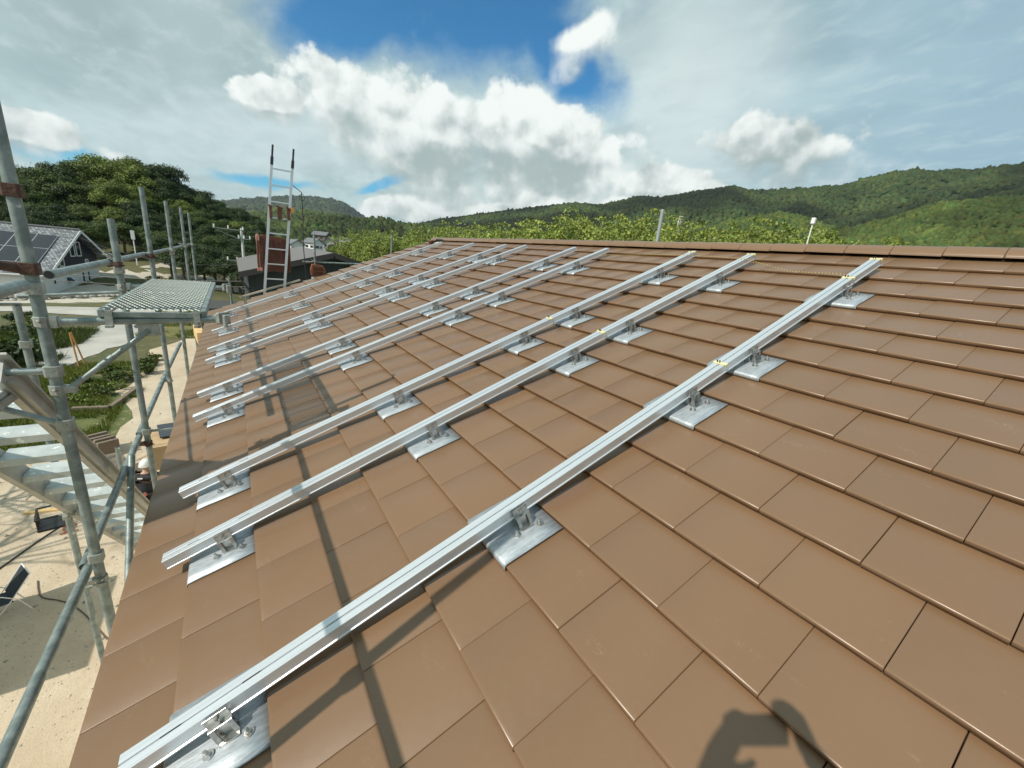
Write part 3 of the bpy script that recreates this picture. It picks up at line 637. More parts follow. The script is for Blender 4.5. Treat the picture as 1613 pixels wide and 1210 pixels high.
# ------------------------------------------------------------------ ground
def sstep(x, a, b):
    t = np.clip((np.asarray(x, float) - a) / (b - a), 0, 1); return t * t * (3 - 2 * t)
def dirv(phi): p = np.radians(phi); return -np.cos(p), np.sin(p)
def ground_z(x, y):
    r = np.hypot(x, y)
    z = GZ - 0.9 * sstep(r, 44, 56) + np.clip(r - 95, 0, 160) * 0.045 + np.clip(r - 255, 0, 4000) * 0.012
    k = np.exp(-(((x + 98) / 26) ** 2 + ((y + 10) / 26) ** 2) * 0.9)
    return z + 8.5 * k
rad = np.concatenate([[0], np.linspace(4, 60, 20), np.geomspace(66, 6000, 60)]); ang = np.linspace(0, 2 * np.pi, 161)[:-1]
V = []; 
for r_ in rad:
    x = r_ * np.cos(ang); y = r_ * np.sin(ang); V.append(np.c_[x, y, ground_z(x, y)])
V = np.concatenate(V); na = len(ang); F = []
for i in range(len(rad) - 1):
    for k in range(na): F.append((i * na + k, (i + 1) * na + k, (i + 1) * na + (k + 1) % na, i * na + (k + 1) % na))
tag(np_mesh('ground', V, F, mat('meadow_ground', (0.060, 0.075, 0.022), (0.11, 0.10, 0.04), 0.35, 0.95, bump=0.3, bscale=6, speck=(3.0, 0.62, (0.16, 0.13, 0.07))), 4, smooth=True), kind='structure')
def sheet(name, poly, lift, m, step=None, kind='structure', zf=None):
    """flat-lying polygon on the ground, subdivided so that it follows the terrain, with a wavy edge"""
    bm = bmesh.new(); pts = []
    for i, p in enumerate(poly):
        q = poly[(i + 1) % len(poly)]; n = max(1, int(math.dist(p, q) / 0.8))
        for k in range(n):
            f = k / n; x = p[0] + (q[0] - p[0]) * f; y = p[1] + (q[1] - p[1]) * f
            w = 0.35 * noise.noise((x * 0.7, y * 0.7, lift * 50)) + 0.12 * noise.noise((x * 3, y * 3, 2))
            pts.append((x + w, y + w * 0.6, 0))
    vs = [bm.verts.new(p) for p in pts]; bm.faces.new(vs); bmesh.ops.triangulate(bm, faces=bm.faces)
    for _ in range(3):
        es = [e for e in bm.edges if e.calc_length() > 3.0]
        if es: bmesh.ops.subdivide_edges(bm, edges=es, cuts=1); bmesh.ops.triangulate(bm, faces=bm.faces)
    for v in bm.verts: v.co.z = float(ground_z(v.co.x, v.co.y)) + lift
    bmesh.ops.recalc_face_normals(bm, faces=bm.faces)
    for f in bm.faces:
        if f.normal.z < 0: f.normal_flip()
    me = bpy.data.meshes.new(name); bm.to_mesh(me); bm.free(); me.materials.append(m); o = bpy.data.objects.new(name, me); COL.objects.link(o)
    return tag(o, kind=kind)
M_SAND = mat('decomposed_granite_yard', (0.47, 0.375, 0.262), (0.57, 0.475, 0.35), 1.3, 0.95, bump=0.5, bscale=30, speck=(45.0, 0.60, (0.42, 0.34, 0.25)), rust=(1.2, 0.60, (0.40, 0.33, 0.235)))
sheet('yard', [(-33, -3.5), (-30, -5.0), (-25, -4.6), (-22.5, -4.8), (-21, -6.4), (-17, -7.2), (-16, -14), (-6, -16), (6, -14), (7, 2), (-9, 2), (-24, -0.5), (-33, 0)], 0.012, M_SAND)
M_LAWN = mat('short_grass', (0.075, 0.105, 0.025), (0.12, 0.135, 0.04), 2.0, 0.95, bump=0.5, bscale=25, speck=(6.0, 0.6, (0.22, 0.18, 0.09)))
sheet('lawn', [(-16.6, -4.4), (-18.5, -4.1), (-21.5, -4.9), (-24, -6.2), (-22, -9), (-18, -9), (-15.5, -6.3)], 0.020, M_LAWN)
sheet('verge_grass', [(-33, -3.6), (-33, -0.5), (-42, 0.5), (-45, -2.5), (-41, -5.8), (-35, -6.3)], 0.016, mat('rough_verge_grass', (0.12, 0.12, 0.035), (0.17, 0.15, 0.05), 1.2, 0.95, bump=0.5, bscale=14))
M_ROAD = mat('pale_concrete_road', (0.36, 0.35, 0.31), (0.46, 0.44, 0.39), 0.5, 0.9, bump=0.2, bscale=12, rust=(0.35, 0.58, (0.52, 0.48, 0.40)))
sheet('road', [(-26.3, -8.8), (-26.6, -7.7), (-30.5, -6.9), (-33, -6.0), (-40, -5.6), (-46, -3.5), (-54, 1.5), (-62, 6), (-60, 9), (-50, 4), (-44, 0.5), (-45, -7.0), (-47, -14), (-48, -22), (-44, -22), (-43, -14), (-41, -8.3), (-36, -8.6), (-31, -9.0)], 0.022, M_ROAD)
sheet('bank', [(-50.0, -24), (-50.5, -12), (-54, -7), (-66, -1), (-76, 4), (-80, 1), (-76, -5), (-68, -11), (-60, -26)], 0.02, mat('pale_gravel_bank', (0.42, 0.38, 0.30), (0.50, 0.46, 0.38), 0.8, 0.95, bump=0.3))

# boulder retaining wall
V = []
sw = empty('stone_wall', (-49, -13, -6.7), 'low wall of rounded field stones below the white house', 'wall')
def rock(b, c, s, seed):
    bm = bmesh.new(); bmesh.ops.create_icosphere(bm, subdivisions=2, radius=1.0)
    for v in bm.verts:
        k = 1 + 0.28 * noise.noise(v.co * 1.3 + Vector((seed, 0, 0))); v.co = Vector((v.co.x * s[0] * k, v.co.y * s[1] * k, v.co.z * s[2] * k)) + Vector(c)
    o = len(b.v); b.v += [tuple(v.co) for v in bm.verts]; bm.verts.index_update(); b.f += [tuple(v.index + o for v in f.verts) for f in bm.faces]; bm.free()
b = MB()
for i in range(42):
    f = i / 41; x = -0.3 - 5.5 * f - 2.2 * f * f; y = -11 + 17.5 * f
    for lvl in range(3): rock(b, (x + rng.uniform(-.2, .2) - lvl * 0.18, y + rng.uniform(-.12, .12) + 0.2 * (lvl % 2), 0.15 + lvl * 0.34), (rng.uniform(.2, .32), rng.uniform(.22, .34), rng.uniform(.16, .25)), i * 3 + lvl)
o = b.build('stone_course', mat('field_stone', (0.30, 0.28, 0.25), (0.42, 0.40, 0.36), 0.9, 0.9, bump=0.3), sw, smooth=True)
b = MB(); b.add([(-0.75, -11.3, 0.0), (-8.5, 6.6, 0.0), (-8.5, 6.6, 0.9), (-0.75, -11.3, 0.9)], [(0, 1, 2, 3)]); b.build('backfill', mat('dark_backfill', (0.05, 0.045, 0.035), (0.09, 0.08, 0.06), 2, 0.95), sw)

# ------------------------------------------------------------------ leaf crowns
def leaf_cloud(lobes, per, size, seed, flat=0.55, droop=0.0, shell=0.75):
    """lobes: (x,y,z,r). Returns V,F,tint arrays of leaf quads spread through every lobe"""
    rg = np.random.default_rng(seed); P = []; N = []; TT = []
    for (x, y, z, r) in lobes:
        n = int(per * r * r); d = rg.normal(size=(n, 3)); d /= np.linalg.norm(d, axis=1)[:, None]; d[:, 2] = np.where(d[:, 2] < -0.35, -d[:, 2] * 0.6, d[:, 2])
        rr = r * (shell + (1.08 - shell) * rg.random(n) ** 0.6) * (1 + 0.12 * rg.normal(size=n))
        P.append(np.array([x, y, z]) + d * rr[:, None] * np.array([1, 1, 0.85])); N.append(d); TT.append(np.full(n, rg.normal(1, 0.13)))
    P = np.concatenate(P); N = np.concatenate(N); TT = np.concatenate(TT); n = len(P)
    nn = N + flat * rg.normal(size=(n, 3)) + np.array([0, 0, 0.35]); nn /= np.linalg.norm(nn, axis=1)[:, None]
    a = np.cross(nn, rg.normal(size=(n, 3))); a /= np.linalg.norm(a, axis=1)[:, None] + 1e-9; bq = np.cross(nn, a)
    if droop: bq = bq * (1 - droop) + np.array([0, 0, -1]) * droop; 
    s = size * rg.uniform(0.6, 1.35, n)[:, None]; a = a * s * 0.5; bq = bq * s
    V = np.stack([P - a * 0.55 - bq * 0.5, P + a * 0.55 - bq * 0.5, P + a, P + bq * 0.6, P - a], 1).reshape(-1, 3)
    F = np.arange(n * 5).reshape(n, 5)
    tn = TT * rg.normal(1, 0.14, n); hue = rg.normal(0, 0.05, n)
    T = np.stack([tn * (1 + hue * 1.6), tn, tn * (1 - hue)], 1)
    return V, F, np.clip(T, 0.3, 2.0)
def crown_lobes(seed, n, rx, rz, zc, lr):
    rg = np.random.default_rng(seed); L = []
    for k in range(n):
        d = rg.normal(size=3); d /= np.linalg.norm(d); d[2] = abs(d[2]) * 1.1 - 0.35
        f = rg.uniform(0.45, 1.0); r = rg.uniform(*lr)
        L.append((d[0] * rx * f, d[1] * rx * f, zc + d[2] * rz * f, r))
    L.append((0, 0, zc, rx * 0.55)); return L
def trunk_mb(h, r, limbs, seed):
    rg = random.Random(seed); b = MB()
    b.tube([(0, 0, -0.6), (0.1, 0.05, h * 0.3), (-0.05, 0.1, h * 0.6), (0.05, 0, h)], [r * 1.3, r, r * 0.75, r * 0.3], 9)
    for k in range(limbs):
        z = h * rg.uniform(0.35, 0.8); a = rg.uniform(0, 6.28); l = h * rg.uniform(0.25, 0.42)
        b.tube([(0, 0, z), (math.cos(a) * l * .5, math.sin(a) * l * .5, z + l * .45), (math.cos(a) * l, math.sin(a) * l, z + l * .75)], [r * .5, r * .34, r * .12], 6)
    return b
M_BARK = mat('tree_bark', (0.10, 0.075, 0.05), (0.16, 0.125, 0.09), 5, 0.95, bump=0.4)
def leafmat(name, c1, c2): return mat(name, c1, c2, 0.5, 0.55, tint=True, trans=0.16, spec=0.35, coords='Object')
LEAF = dict(dark=leafmat('dark_evergreen_leaf', (0.026, 0.047, 0.010), (0.046, 0.074, 0.016)), mid=leafmat('mid_green_leaf', (0.050, 0.080, 0.014), (0.085, 0.118, 0.021)),
            light=leafmat('yellow_green_leaf', (0.10, 0.14, 0.02), (0.15, 0.185, 0.032)), bamboo=leafmat('bamboo_leaf', (0.165, 0.215, 0.036), (0.26, 0.30, 0.058)))
def tree_proto(kind, seed):
    """unit trees about 10 m tall; returns an Empty with trunk and crown"""
    if kind == 'bamboo':
        t = empty('bamboo_clump'); rg = random.Random(seed); L = []; b = MB()
        for k in range(15):
            x, y = rg.gauss(0, 1.3), rg.gauss(0, 1.3); h = rg.uniform(7.6, 9.9); bx, by = rg.gauss(0, .6), rg.gauss(0, .6)
            b.tube([(x, y, -0.5), (x + bx * .2, y + by * .2, h * .6), (x + bx, y + by, h)], [0.05, 0.04, 0.01], 6)
            for q in range(11):
                f = 0.34 + 0.66 * q / 10; L.append((x + bx * f ** 2 + rg.gauss(0, .2), y + by * f ** 2 + rg.gauss(0, .2), h * f, 0.30 + 0.62 * math.sin(min(1, (1 - f) * 1.9 + 0.05) * 1.57)))
        b.build('trunk', mat('bamboo_culm', (0.16, 0.2, 0.06), (0.22, 0.24, 0.09), 2, 0.5), t)
        V, F, T = leaf_cloud(L, 300, 0.12, seed, 0.75, droop=0.4, shell=0.3)
        np_mesh('crown', V, F, LEAF['bamboo'], 5, tint=T, parent=t)
    else:
        t = empty('broadleaf_tree')
        trunk_mb(7.5, 0.2, 7, seed).build('trunk', M_BARK, t, smooth=True)
        V, F, T = leaf_cloud(crown_lobes(seed, 40, 3.6, 4.7, 5.3, (0.75, 1.4)), 400, 0.155, seed)
        np_mesh('crown', V, F, LEAF[kind], 5, tint=T, parent=t)
    return t
PROTO = {}
for kd, seeds in (('dark', (1, 2, 3)), ('mid', (4, 5)), ('light', (6, 7)), ('bamboo', (8, 9, 10))): PROTO[kd] = [[tree_proto(kd, s), False] for s in seeds]
def plant_tree(kind, x, y, z0, h, label, group, width=1.0, cat='tree', v=None):
    pr = PROTO[kind][(rng.integers(len(PROTO[kind])) if v is None else v)]
    o = pr[0] if not pr[1] else copy_tree(pr[0]); pr[1] = True
    s = h / 10.0; o.location = (x, y, z0); o.scale = (s * width, s * width, s); o.rotation_euler = (0, 0, rng.uniform(0, 6.28))
    return tag(o, label, cat, group)
def at(phi, D): dx, dy_ = dirv(phi); return CAM.x + dx * D, CAM.y + dy_ * D
# grove on the knoll at the left
ge = [(-24, 4.3), (-15.7, 4.29), (-13.5, 5.05), (-11.6, 5.5), (-9.5, 6.2), (-6.8, 6.6), (-5.5, 6.1), (-3.1, 5.0), (-1.1, 3.9), (0.6, 3.15), (1.6, 1.9), (2.3, 0.5)]
GL = {'dark': 'dark evergreen broadleaf tree in the wooded knoll behind the navy house', 'mid': 'mid green broadleaf tree in the wooded knoll behind the navy house', 'light': 'yellow-green sunlit tree in the wooded knoll behind the navy house'}
def grove_tree(phi, D, frac, kind):
    x, y = at(phi, D); z = float(ground_z(x, y)); e = np.interp(phi, [g[0] for g in ge], [g[1] for g in ge])
    top = CAM.z + D * math.tan(R(e)) * frac - (1 - frac) * 3.0
    h = max(5.5, top - z); plant_tree(kind, x, y, z - 0.3, h, GL[kind], 'trees of the wooded knoll', 1.0 + 0.25 * rng.random() if h < 11 else 0.9)
for D, fr, st in ((101, 1.06, 1.5), (95, 0.92, 1.4), (89, 0.74, 1.5), (83, 0.52, 1.6), (77, 0.28, 1.7), (71, 0.02, 1.9)):
    p = -22.0 + rng.uniform(0, 1)
    while p < 1.9:
        kd = rng.choice(['dark', 'dark', 'dark', 'mid', 'mid', 'light'] if fr > 0.5 else ['dark', 'dark', 'mid'])
        if not (D < 75 and p < -6.3): grove_tree(p + rng.uniform(-.5, .5), D + rng.uniform(-3, 3), fr * rng.uniform(0.93, 1.03), kd)
        p += st * rng.uniform(0.8, 1.25)
for phi, D, fr in ((-5.6, 66, -0.45), (-4.6, 64, -0.3), (-3.6, 63, -0.35), (-2.8, 64, -0.1), (-1.9, 62, -0.2), (-1.1, 61, 0.0), (-0.4, 60, -0.15), (0.3, 60, -0.05), (0.9, 58, -0.3), (1.4, 60, 0.1)): grove_tree(phi, D, fr, 'dark')
for phi, D, fr in ((1.5, 74, 0.55), (2.0, 80, 0.5), (1.0, 84, 0.8), (2.4, 88, 0.6), (1.7, 66, 0.1), (0.2, 72, 0.5), (-1.4, 76, 0.55)): grove_tree(phi, D, fr, 'dark')
for phi, D, fr in ((-9.8, 97, 1.04), (-7.4, 96, 1.0)): grove_tree(phi, D, fr, 'light')
# bamboo and round trees beyond the ridge
be = [(12, 1.2), (16, 1.9), (20.7, 2.1), (25.5, 3.4), (28.8, 3.6), (33.9, 3.6), (36.3, 4.6), (38.7, 5.4), (41.5, 5.9), (43.6, 5.7), (46.7, 6.4), (49.0, 6.7), (51.5, 5.8), (53.1, 5.6), (56.8, 5.5), (60.0, 6.1), (64.0, 6.0), (67.6, 5.7), (70, 5.0), (76, 3.8), (82, 3.4)]
BL = {'bamboo': 'feathery yellow-green bamboo clump rising behind the ridge', 'light': 'bright green bushy tree rising behind the ridge', 'mid': 'mid green round tree rising behind the ridge', 'dark': 'dark green round tree rising behind the ridge'}
def ridge_tree(phi, D, kind, f=1.0, wd=1.0):
    x, y = at(phi, D); z = float(ground_z(x, y)); e = np.interp(phi, [g[0] for g in be], [g[1] for g in be])
    h = max(3.0, (CAM.z + D * math.tan(R(e)) * f - z) * (1.08 if kind == 'bamboo' else 1.02)); plant_tree(kind, x, y, z - 0.2, h, BL[kind], 'trees behind the ridge', wd)
p = 13.0
while p < 76:
    near = 34 + 22 * sstep(p, 36, 14); kd = 'bamboo' if rng.random() < 0.82 else rng.choice(['light', 'mid'])
    ridge_tree(p, float(near) + rng.uniform(-3, 9), kd, rng.uniform(0.86, 1.06), 1.3 if kd == 'bamboo' else 1.0); p += rng.uniform(0.45, 0.8)
for p_, D, kd, f in ((38.6, 40, 'mid', 1.02), (39.8, 41, 'mid', 0.95), (48.2, 40, 'mid', 1.03), (49.8, 41, 'mid', 1.0), (61, 39, 'mid', 0.98), (55, 40, 'mid', 0.98), (24.5, 60, 'dark', 0.92), (12.5, 90, 'light', 0.6), (14.5, 70, 'light', 0.5), (11.0, 100, 'mid', 0.8), (17.5, 62, 'mid', 0.55), (19.2, 60, 'light', 0.8), (66, 40, 'light', 0.97)): ridge_tree(p_, D, kd, f, 1.1)

# ------------------------------------------------------------------ hills with their woods
M_HILL = mat('wooded_hill_floor', (0.020, 0.030, 0.010), (0.035, 0.046, 0.015), 0.02, 0.95)
def fb(x, y, s, o=0.0): return noise.fractal(Vector((x * s, y * s, o)), 1.0, 2.1, 4)
def hill(name, prof, r0, Rr, over, rough, seed, nphi=150, nr=48, power=1.15):
    ph = np.array([p[0] for p in prof]); es = np.array([p[1] for p in prof])
    def z_at(phi, r):
        E = np.interp(phi, ph, es); zr = CAM.z + Rr * math.tan(R(E)); x, y = at(phi, r); zb = float(ground_z(*at(phi, r0))) - 2
        t_ = (r - r0) / (Rr - r0)
        if t_ <= 1:
            g = t_ ** power; n = fb(phi * 0.9, r * 0.004, 0.11 * 1.0, seed) + 0.5 * fb(x, y, 0.006, seed)
            z = zb + (zr - zb) * g * (1 + rough * n * (1 - t_) * 1.6)
            lim = CAM.z + math.tan(R(E - 0.05)) * r
            return min(z, lim) if t_ < 0.97 else z
        return zr - (zr - zb) * (t_ - 1) * over
    phis = np.linspace(ph[0], ph[-1], nphi); rs = np.concatenate([np.linspace(r0, Rr, nr), Rr + (Rr - r0) * np.array([0.1, 0.25, 0.5])])
    V = []; F = []
    for r in rs:
        for p in phis: x, y = at(p, r); V.append((x, y, z_at(p, r)))
    for i in range(len(rs) - 1):
        for k in range(nphi - 1): a = i * nphi + k; F.append((a, a + nphi, a + nphi + 1, a + 1))
    tag(np_mesh(name, V, F, M_HILL, 4, smooth=True), kind='structure'); return z_at, phis, rs
def forest(name, pts, m, label, seed, rings=3, seg=7):
    """crowns of a far-off wood as one mesh; pts: x,y,z,r,tint"""
    rg = np.random.default_rng(seed); P = np.array(pts, float); n = len(P)
    th = [R(78), R(50), R(22)]
    unit = [(math.sin(0) * 0, 0, 1.0)]
    for k, a in enumerate([R(35), R(68), R(100)]):
        for q in range(seg): w = 2 * math.pi * (q + 0.5 * (k % 2)) / seg; unit.append((math.sin(a) * math.cos(w), math.sin(a) * math.sin(w), math.cos(a)))
    U = np.array(unit); m_ = len(U)
    J = 1 + 0.26 * rg.normal(size=(n, m_, 1)); rot = rg.uniform(0, 6.28, n); c, s = np.cos(rot), np.sin(rot)
    X = U[None] * J; Xr = np.stack([X[..., 0] * c[:, None] - X[..., 1] * s[:, None], X[..., 0] * s[:, None] + X[..., 1] * c[:, None], X[..., 2] * P[:, 5:6]], -1)
    V = (P[:, None, :3] + Xr * P[:, 3][:, None, None]).reshape(-1, 3)
    f = []
    for q in range(seg): f.append((0, 1 + q, 1 + (q + 1) % seg))
    for k in range(2):
        for q in range(seg):
            a, b_ = 1 + k * seg + q, 1 + k * seg + (q + 1) % seg; c_, d_ = a + seg, b_ + seg; f += [(a, c_, b_), (b_, c_, d_)]
    f = np.array(f); F = (np.arange(n)[:, None, None] * m_ + f[None]).reshape(-1, 3)
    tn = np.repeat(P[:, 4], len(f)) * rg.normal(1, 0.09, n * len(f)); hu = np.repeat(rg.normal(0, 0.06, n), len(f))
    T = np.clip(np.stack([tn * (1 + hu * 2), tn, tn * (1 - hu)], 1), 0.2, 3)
    return tag(np_mesh(name, V, F, m, 3, tint=T), label, 'forest', kind='stuff')
def woodmat(name, c1, c2, sc): return mat(name, c1, c2, sc, 0.8, tint=True, spec=0.2, bump=0.9, bscale=0.9, detail=6)
def scatter(z_at, phis, r0, Rr, n, size, seed, tintf, tall=1.0):
    rg = np.random.default_rng(seed); out = []
    for _ in range(n):
        p = rg.uniform(phis[0], phis[-1]); r = math.sqrt(rg.uniform(r0 * r0, Rr * Rr)) if rg.random() < 0.86 else Rr * rg.uniform(0.97, 1.015)
        x, y = at(p, r); s = size * rg.uniform(0.65, 1.3); out.append((x, y, z_at(p, r) + s * 0.1, s, tintf(x, y, p, rg), tall * rg.uniform(0.85, 1.25)))
    return out
main_p = [(4, 2.0), (10, 2.6), (16, 3.0), (19.9, 3.1), (23.8, 4.4), (28.7, 5.5), (36, 7.1), (40.4, 7.9), (44.1, 8.0), (48.5, 9.3), (50.8, 9.2), (55, 10.1), (59, 10.75), (60.7, 10.3), (64.6, 10.55), (69, 10.85), (72.3, 11.85), (74.1, 12.05), (75.5, 11.8), (77.1, 11.85), (78, 11.65), (79.1, 11.8), (81, 12.1), (88, 12.6), (96, 11.5), (108, 9.5)]
zf, ph_, rs_ = hill('hill', main_p, 420, 1000, 0.6, 0.42, 1.0)
patch = lambda s, o, lo, hi: (lambda x, y, p, rg: float(lo + (hi - lo) * sstep(fb(x, y, s, o), -0.25, 0.35)) * rg.normal(1, 0.15))  # dark and light patches put cloud shade into the leaf tint
M_W1 = woodmat('hill_forest_leaf', (0.020, 0.033, 0.011), (0.040, 0.056, 0.016), 0.012)
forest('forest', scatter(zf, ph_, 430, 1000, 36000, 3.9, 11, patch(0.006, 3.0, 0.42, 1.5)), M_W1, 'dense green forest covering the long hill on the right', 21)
sp1 = [(50, 4.6), (53, 5.0), (56.1, 5.6), (59.2, 7.0), (62.3, 7.85), (64.1, 8.1), (66.6, 7.7), (69.1, 6.7), (71, 5.7), (74, 4.6)]
zf, ph_, rs_ = hill('hill', sp1, 330, 560, 0.8, 0.1, 2.0, 60, 24)
M_W2 = woodmat('sunny_wood_leaf', (0.038, 0.058, 0.013), (0.066, 0.088, 0.02), 0.02)
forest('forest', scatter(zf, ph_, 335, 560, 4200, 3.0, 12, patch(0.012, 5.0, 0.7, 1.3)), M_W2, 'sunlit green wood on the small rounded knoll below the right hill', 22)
sp2 = [(64, 4.4), (67.3, 5.2), (70.2, 6.6), (73.5, 7.7), (75.9, 8.8), (77.5, 9.15), (79.9, 9.4), (81.8, 9.45), (88, 9.4), (98, 8.0), (106, 6.0)]
zf, ph_, rs_ = hill('hill', sp2, 280, 500, 0.8, 0.1, 3.0, 80, 24)
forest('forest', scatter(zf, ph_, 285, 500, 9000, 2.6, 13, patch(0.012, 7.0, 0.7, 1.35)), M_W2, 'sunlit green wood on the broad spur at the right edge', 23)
midp = [(-12, 0.6), (-4, 1.0), (2.1, 1.0), (6.7, 1.9), (11.5, 2.6), (16, 3.1), (19.1, 2.85), (23.9, 2.8), (30, 3.2), (38, 3.4)]
zf, ph_, rs_ = hill('hill', midp, 235, 420, 0.7, 0.12, 4.0, 70, 24)
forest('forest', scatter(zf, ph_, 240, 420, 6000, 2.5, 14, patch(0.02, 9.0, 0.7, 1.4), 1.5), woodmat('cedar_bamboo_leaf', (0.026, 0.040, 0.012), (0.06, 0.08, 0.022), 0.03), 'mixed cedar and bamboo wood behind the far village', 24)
lowp = [(-14, 1.2), (-4, 1.6), (1, 1.9), (2.3, 2.3), (4.8, 2.9), (8.1, 3.2), (11.5, 3.2), (14.5, 3.0), (17.9, 2.9), (24, 2.4)]
zf, ph_, rs_ = hill('hill', lowp, 620, 1000, 0.7, 0.1, 5.0, 60, 20)
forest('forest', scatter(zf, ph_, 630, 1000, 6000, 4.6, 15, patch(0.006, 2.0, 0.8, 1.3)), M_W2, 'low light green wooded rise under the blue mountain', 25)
blup = [(-16, 0.8), (-6, 1.4), (-1.9, 2.4), (0.7, 3.35), (3.0, 3.85), (5.5, 4.5), (8, 4.75), (10.2, 4.9), (11.9, 4.65), (13.7, 3.5), (16, 2.8), (19.1, 2.3), (26, 1.0)]
zf, ph_, rs_ = hill('mountain', blup, 1900, 3300, 0.8, 0.16, 6.0, 120, 44)
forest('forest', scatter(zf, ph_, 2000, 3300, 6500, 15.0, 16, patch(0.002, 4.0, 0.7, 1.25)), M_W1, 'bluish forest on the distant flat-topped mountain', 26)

# ------------------------------------------------------------------ white and navy house on the left
M_NAVY = mat('navy_siding', (0.007, 0.010, 0.026), (0.011, 0.015, 0.035), 3, 0.55, stretch=(1, 1, 12))
M_WWALL = mat('white_siding', (0.72, 0.72, 0.70), (0.78, 0.78, 0.76), 3, 0.6, stretch=(1, 1, 10))
M_TRIM = mat('white_trim', (0.80, 0.80, 0.79), rough=0.5)
M_PANE = mat('dark_window_glass', (0.02, 0.025, 0.03), (0.035, 0.04, 0.05), 1, 0.08)
def slate_mat():
    m = bpy.data.materials.new('grey_slate_tiles'); m.use_nodes = True; t = NT(m.node_tree); b_ = t.n['Principled BSDF']
    tc = t.node('ShaderNodeTexCoord'); br = t.node('ShaderNodeTexBrick'); t.put(br.inputs['Vector'], tc.outputs['UV'])
    br.inputs['Color1'].default_value = (0.36, 0.38, 0.39, 1); br.inputs['Color2'].default_value = (0.085, 0.09, 0.097, 1); br.inputs['Mortar'].default_value = (0.07, 0.075, 0.08, 1)
    br.inputs['Scale'].default_value = 1.0; br.inputs['Mortar Size'].default_value = 0.035; br.inputs['Brick Width'].default_value = 0.30; br.inputs['Row Height'].default_value = 0.24; br.offset = 0.5
    t.put(b_.inputs['Base Color'], br.outputs['Color']); b_.inputs['Roughness'].default_value = 0.45
    bn = t.node('ShaderNodeBump'); bn.inputs['Strength'].default_value = 0.6; bn.inputs['Distance'].default_value = 0.02; t.put(bn.inputs['Height'], br.outputs['Fac']); bn.invert = True; t.put(b_.inputs['Normal'], bn.outputs[0])
    return m
M_SLATE = slate_mat()
def uv_plane(o, ua, va):
    me = o.data; uv = me.uv_layers.new(name='UVMap'); ua, va = Vector(ua), Vector(va)
    for l in me.loops: p = me.vertices[l.vertex_index].co; uv.data[l.index].uv = (p.dot(ua), p.dot(va))
# local frame: x along the gable (left eave to right eave), y along the ridge away from the gable, z up
HB = Vector((-54.8, -15.3, -6.75)); ha = math.atan2(0.20, -0.98)
hs = empty('navy_gable_house', HB, 'white house with a navy gable and solar panels on its grey roof', 'house', rot=(0, 0, ha))
GWD, EH, AP, LN = 9.9, 3.05, 6.75, 13.0; EHR, AX = 4.45, 5.95      # gable width, eave height, apex height, length
b = MB(); b.box((0, 0.0, 0), (GWD, LN, 2.98)); b.build('wall', M_WWALL, hs)
b = MB(); b.extrude([(0, 2.981), (GWD, 2.981), (GWD, EHR - 0.3), (AX, AP - 0.32)], 0.0, LN, 'y'); b.build('gable_wall', M_NAVY, hs)
b = MB(); b.box((-0.03, -0.03, -0.3), (GWD + 0.03, LN + 0.03, 0.42)); b.build('foundation', mat('grey_concrete', (0.34, 0.34, 0.33), (0.40, 0.40, 0.39), 2, 0.9), hs)
OV = 0.75; sl = (AP - EH) / AX; slr = (AP - EHR) / (GWD - AX)
for s in (0, 1):
    x_e = -0.55 if s == 0 else GWD + 0.55; z_e = EH - 0.55 * sl if s == 0 else EHR - 0.55 * slr
    pts = [(x_e, -OV, z_e), (AX, -OV, AP), (AX, LN + OV, AP), (x_e, LN + OV, z_e)]
    b = MB(); dn = Vector((0, 0, -0.16)); b.add([Vector(p) for p in pts] + [Vector(p) + dn for p in pts], [(0, 1, 2, 3), (7, 6, 5, 4), (0, 4, 5, 1), (1, 5, 6, 2), (2, 6, 7, 3), (3, 7, 4, 0)])
    o = b.build('roof', M_SLATE, hs); d = Vector((AX - x_e, 0, AP - z_e)).normalized(); uv_plane(o, (0, 1, 0), d)
    b = MB(); b.bar(Vector((x_e, -OV - 0.02, z_e - 0.12)), Vector((AX, -OV - 0.02, AP - 0.12)), 0.04, 0.24); b.build('barge_board', M_TRIM, hs)
    b = MB(); b.box((x_e - 0.06, -OV, z_e - 0.16), (x_e + 0.06, LN + OV, z_e - 0.05)); b.build('gutter', M_TRIM, hs)
b = MB(); b.tube([(AX, -OV, AP + 0.03), (AX, LN + OV, AP + 0.03)], 0.12, 8); b.build('ridge', M_SLATE, hs)
def window(x0, z0, w, h, parent=hs, y=-0.004, open_=False):
    f = MB(); t_ = 0.09
    f.box((x0, y - 0.05, z0), (x0 + w, y, z0 + t_)); f.box((x0, y - 0.05, z0 + h - t_), (x0 + w, y, z0 + h)); f.box((x0, y - 0.05, z0 + t_), (x0 + t_, y, z0 + h - t_)); f.box((x0 + w - t_, y - 0.05, z0 + t_), (x0 + w, y, z0 + h - t_))
    o = f.build('window', M_TRIM, parent); f = MB(); f.box((x0 + t_, y - 0.02, z0 + t_), (x0 + w - t_, y - 0.004, z0 + h - t_)); f.build('pane', M_PANE, o); return o
window(5.0, 4.1, 0.85, 1.45); window(6.1, 4.1, 0.85, 1.45); window(2.9, 3.2, 0.8, 0.75); window(1.4, 1.6, 0.5, 0.5); window(6.3, 1.45, 0.55, 1.15); window(7.35, 1.45, 0.55, 1.15); window(7.4, 3.4, 0.6, 0.4)
w_o = window(3.5, 1.65, 0.7, 0.55)
b = MB(); b.add([(3.55, -0.06, 2.15), (4.15, -0.06, 2.15), (4.15, -0.40, 1.75), (3.55, -0.40, 1.75)], [(0, 1, 2, 3)]); b.build('open_sash', M_PANE, w_o)
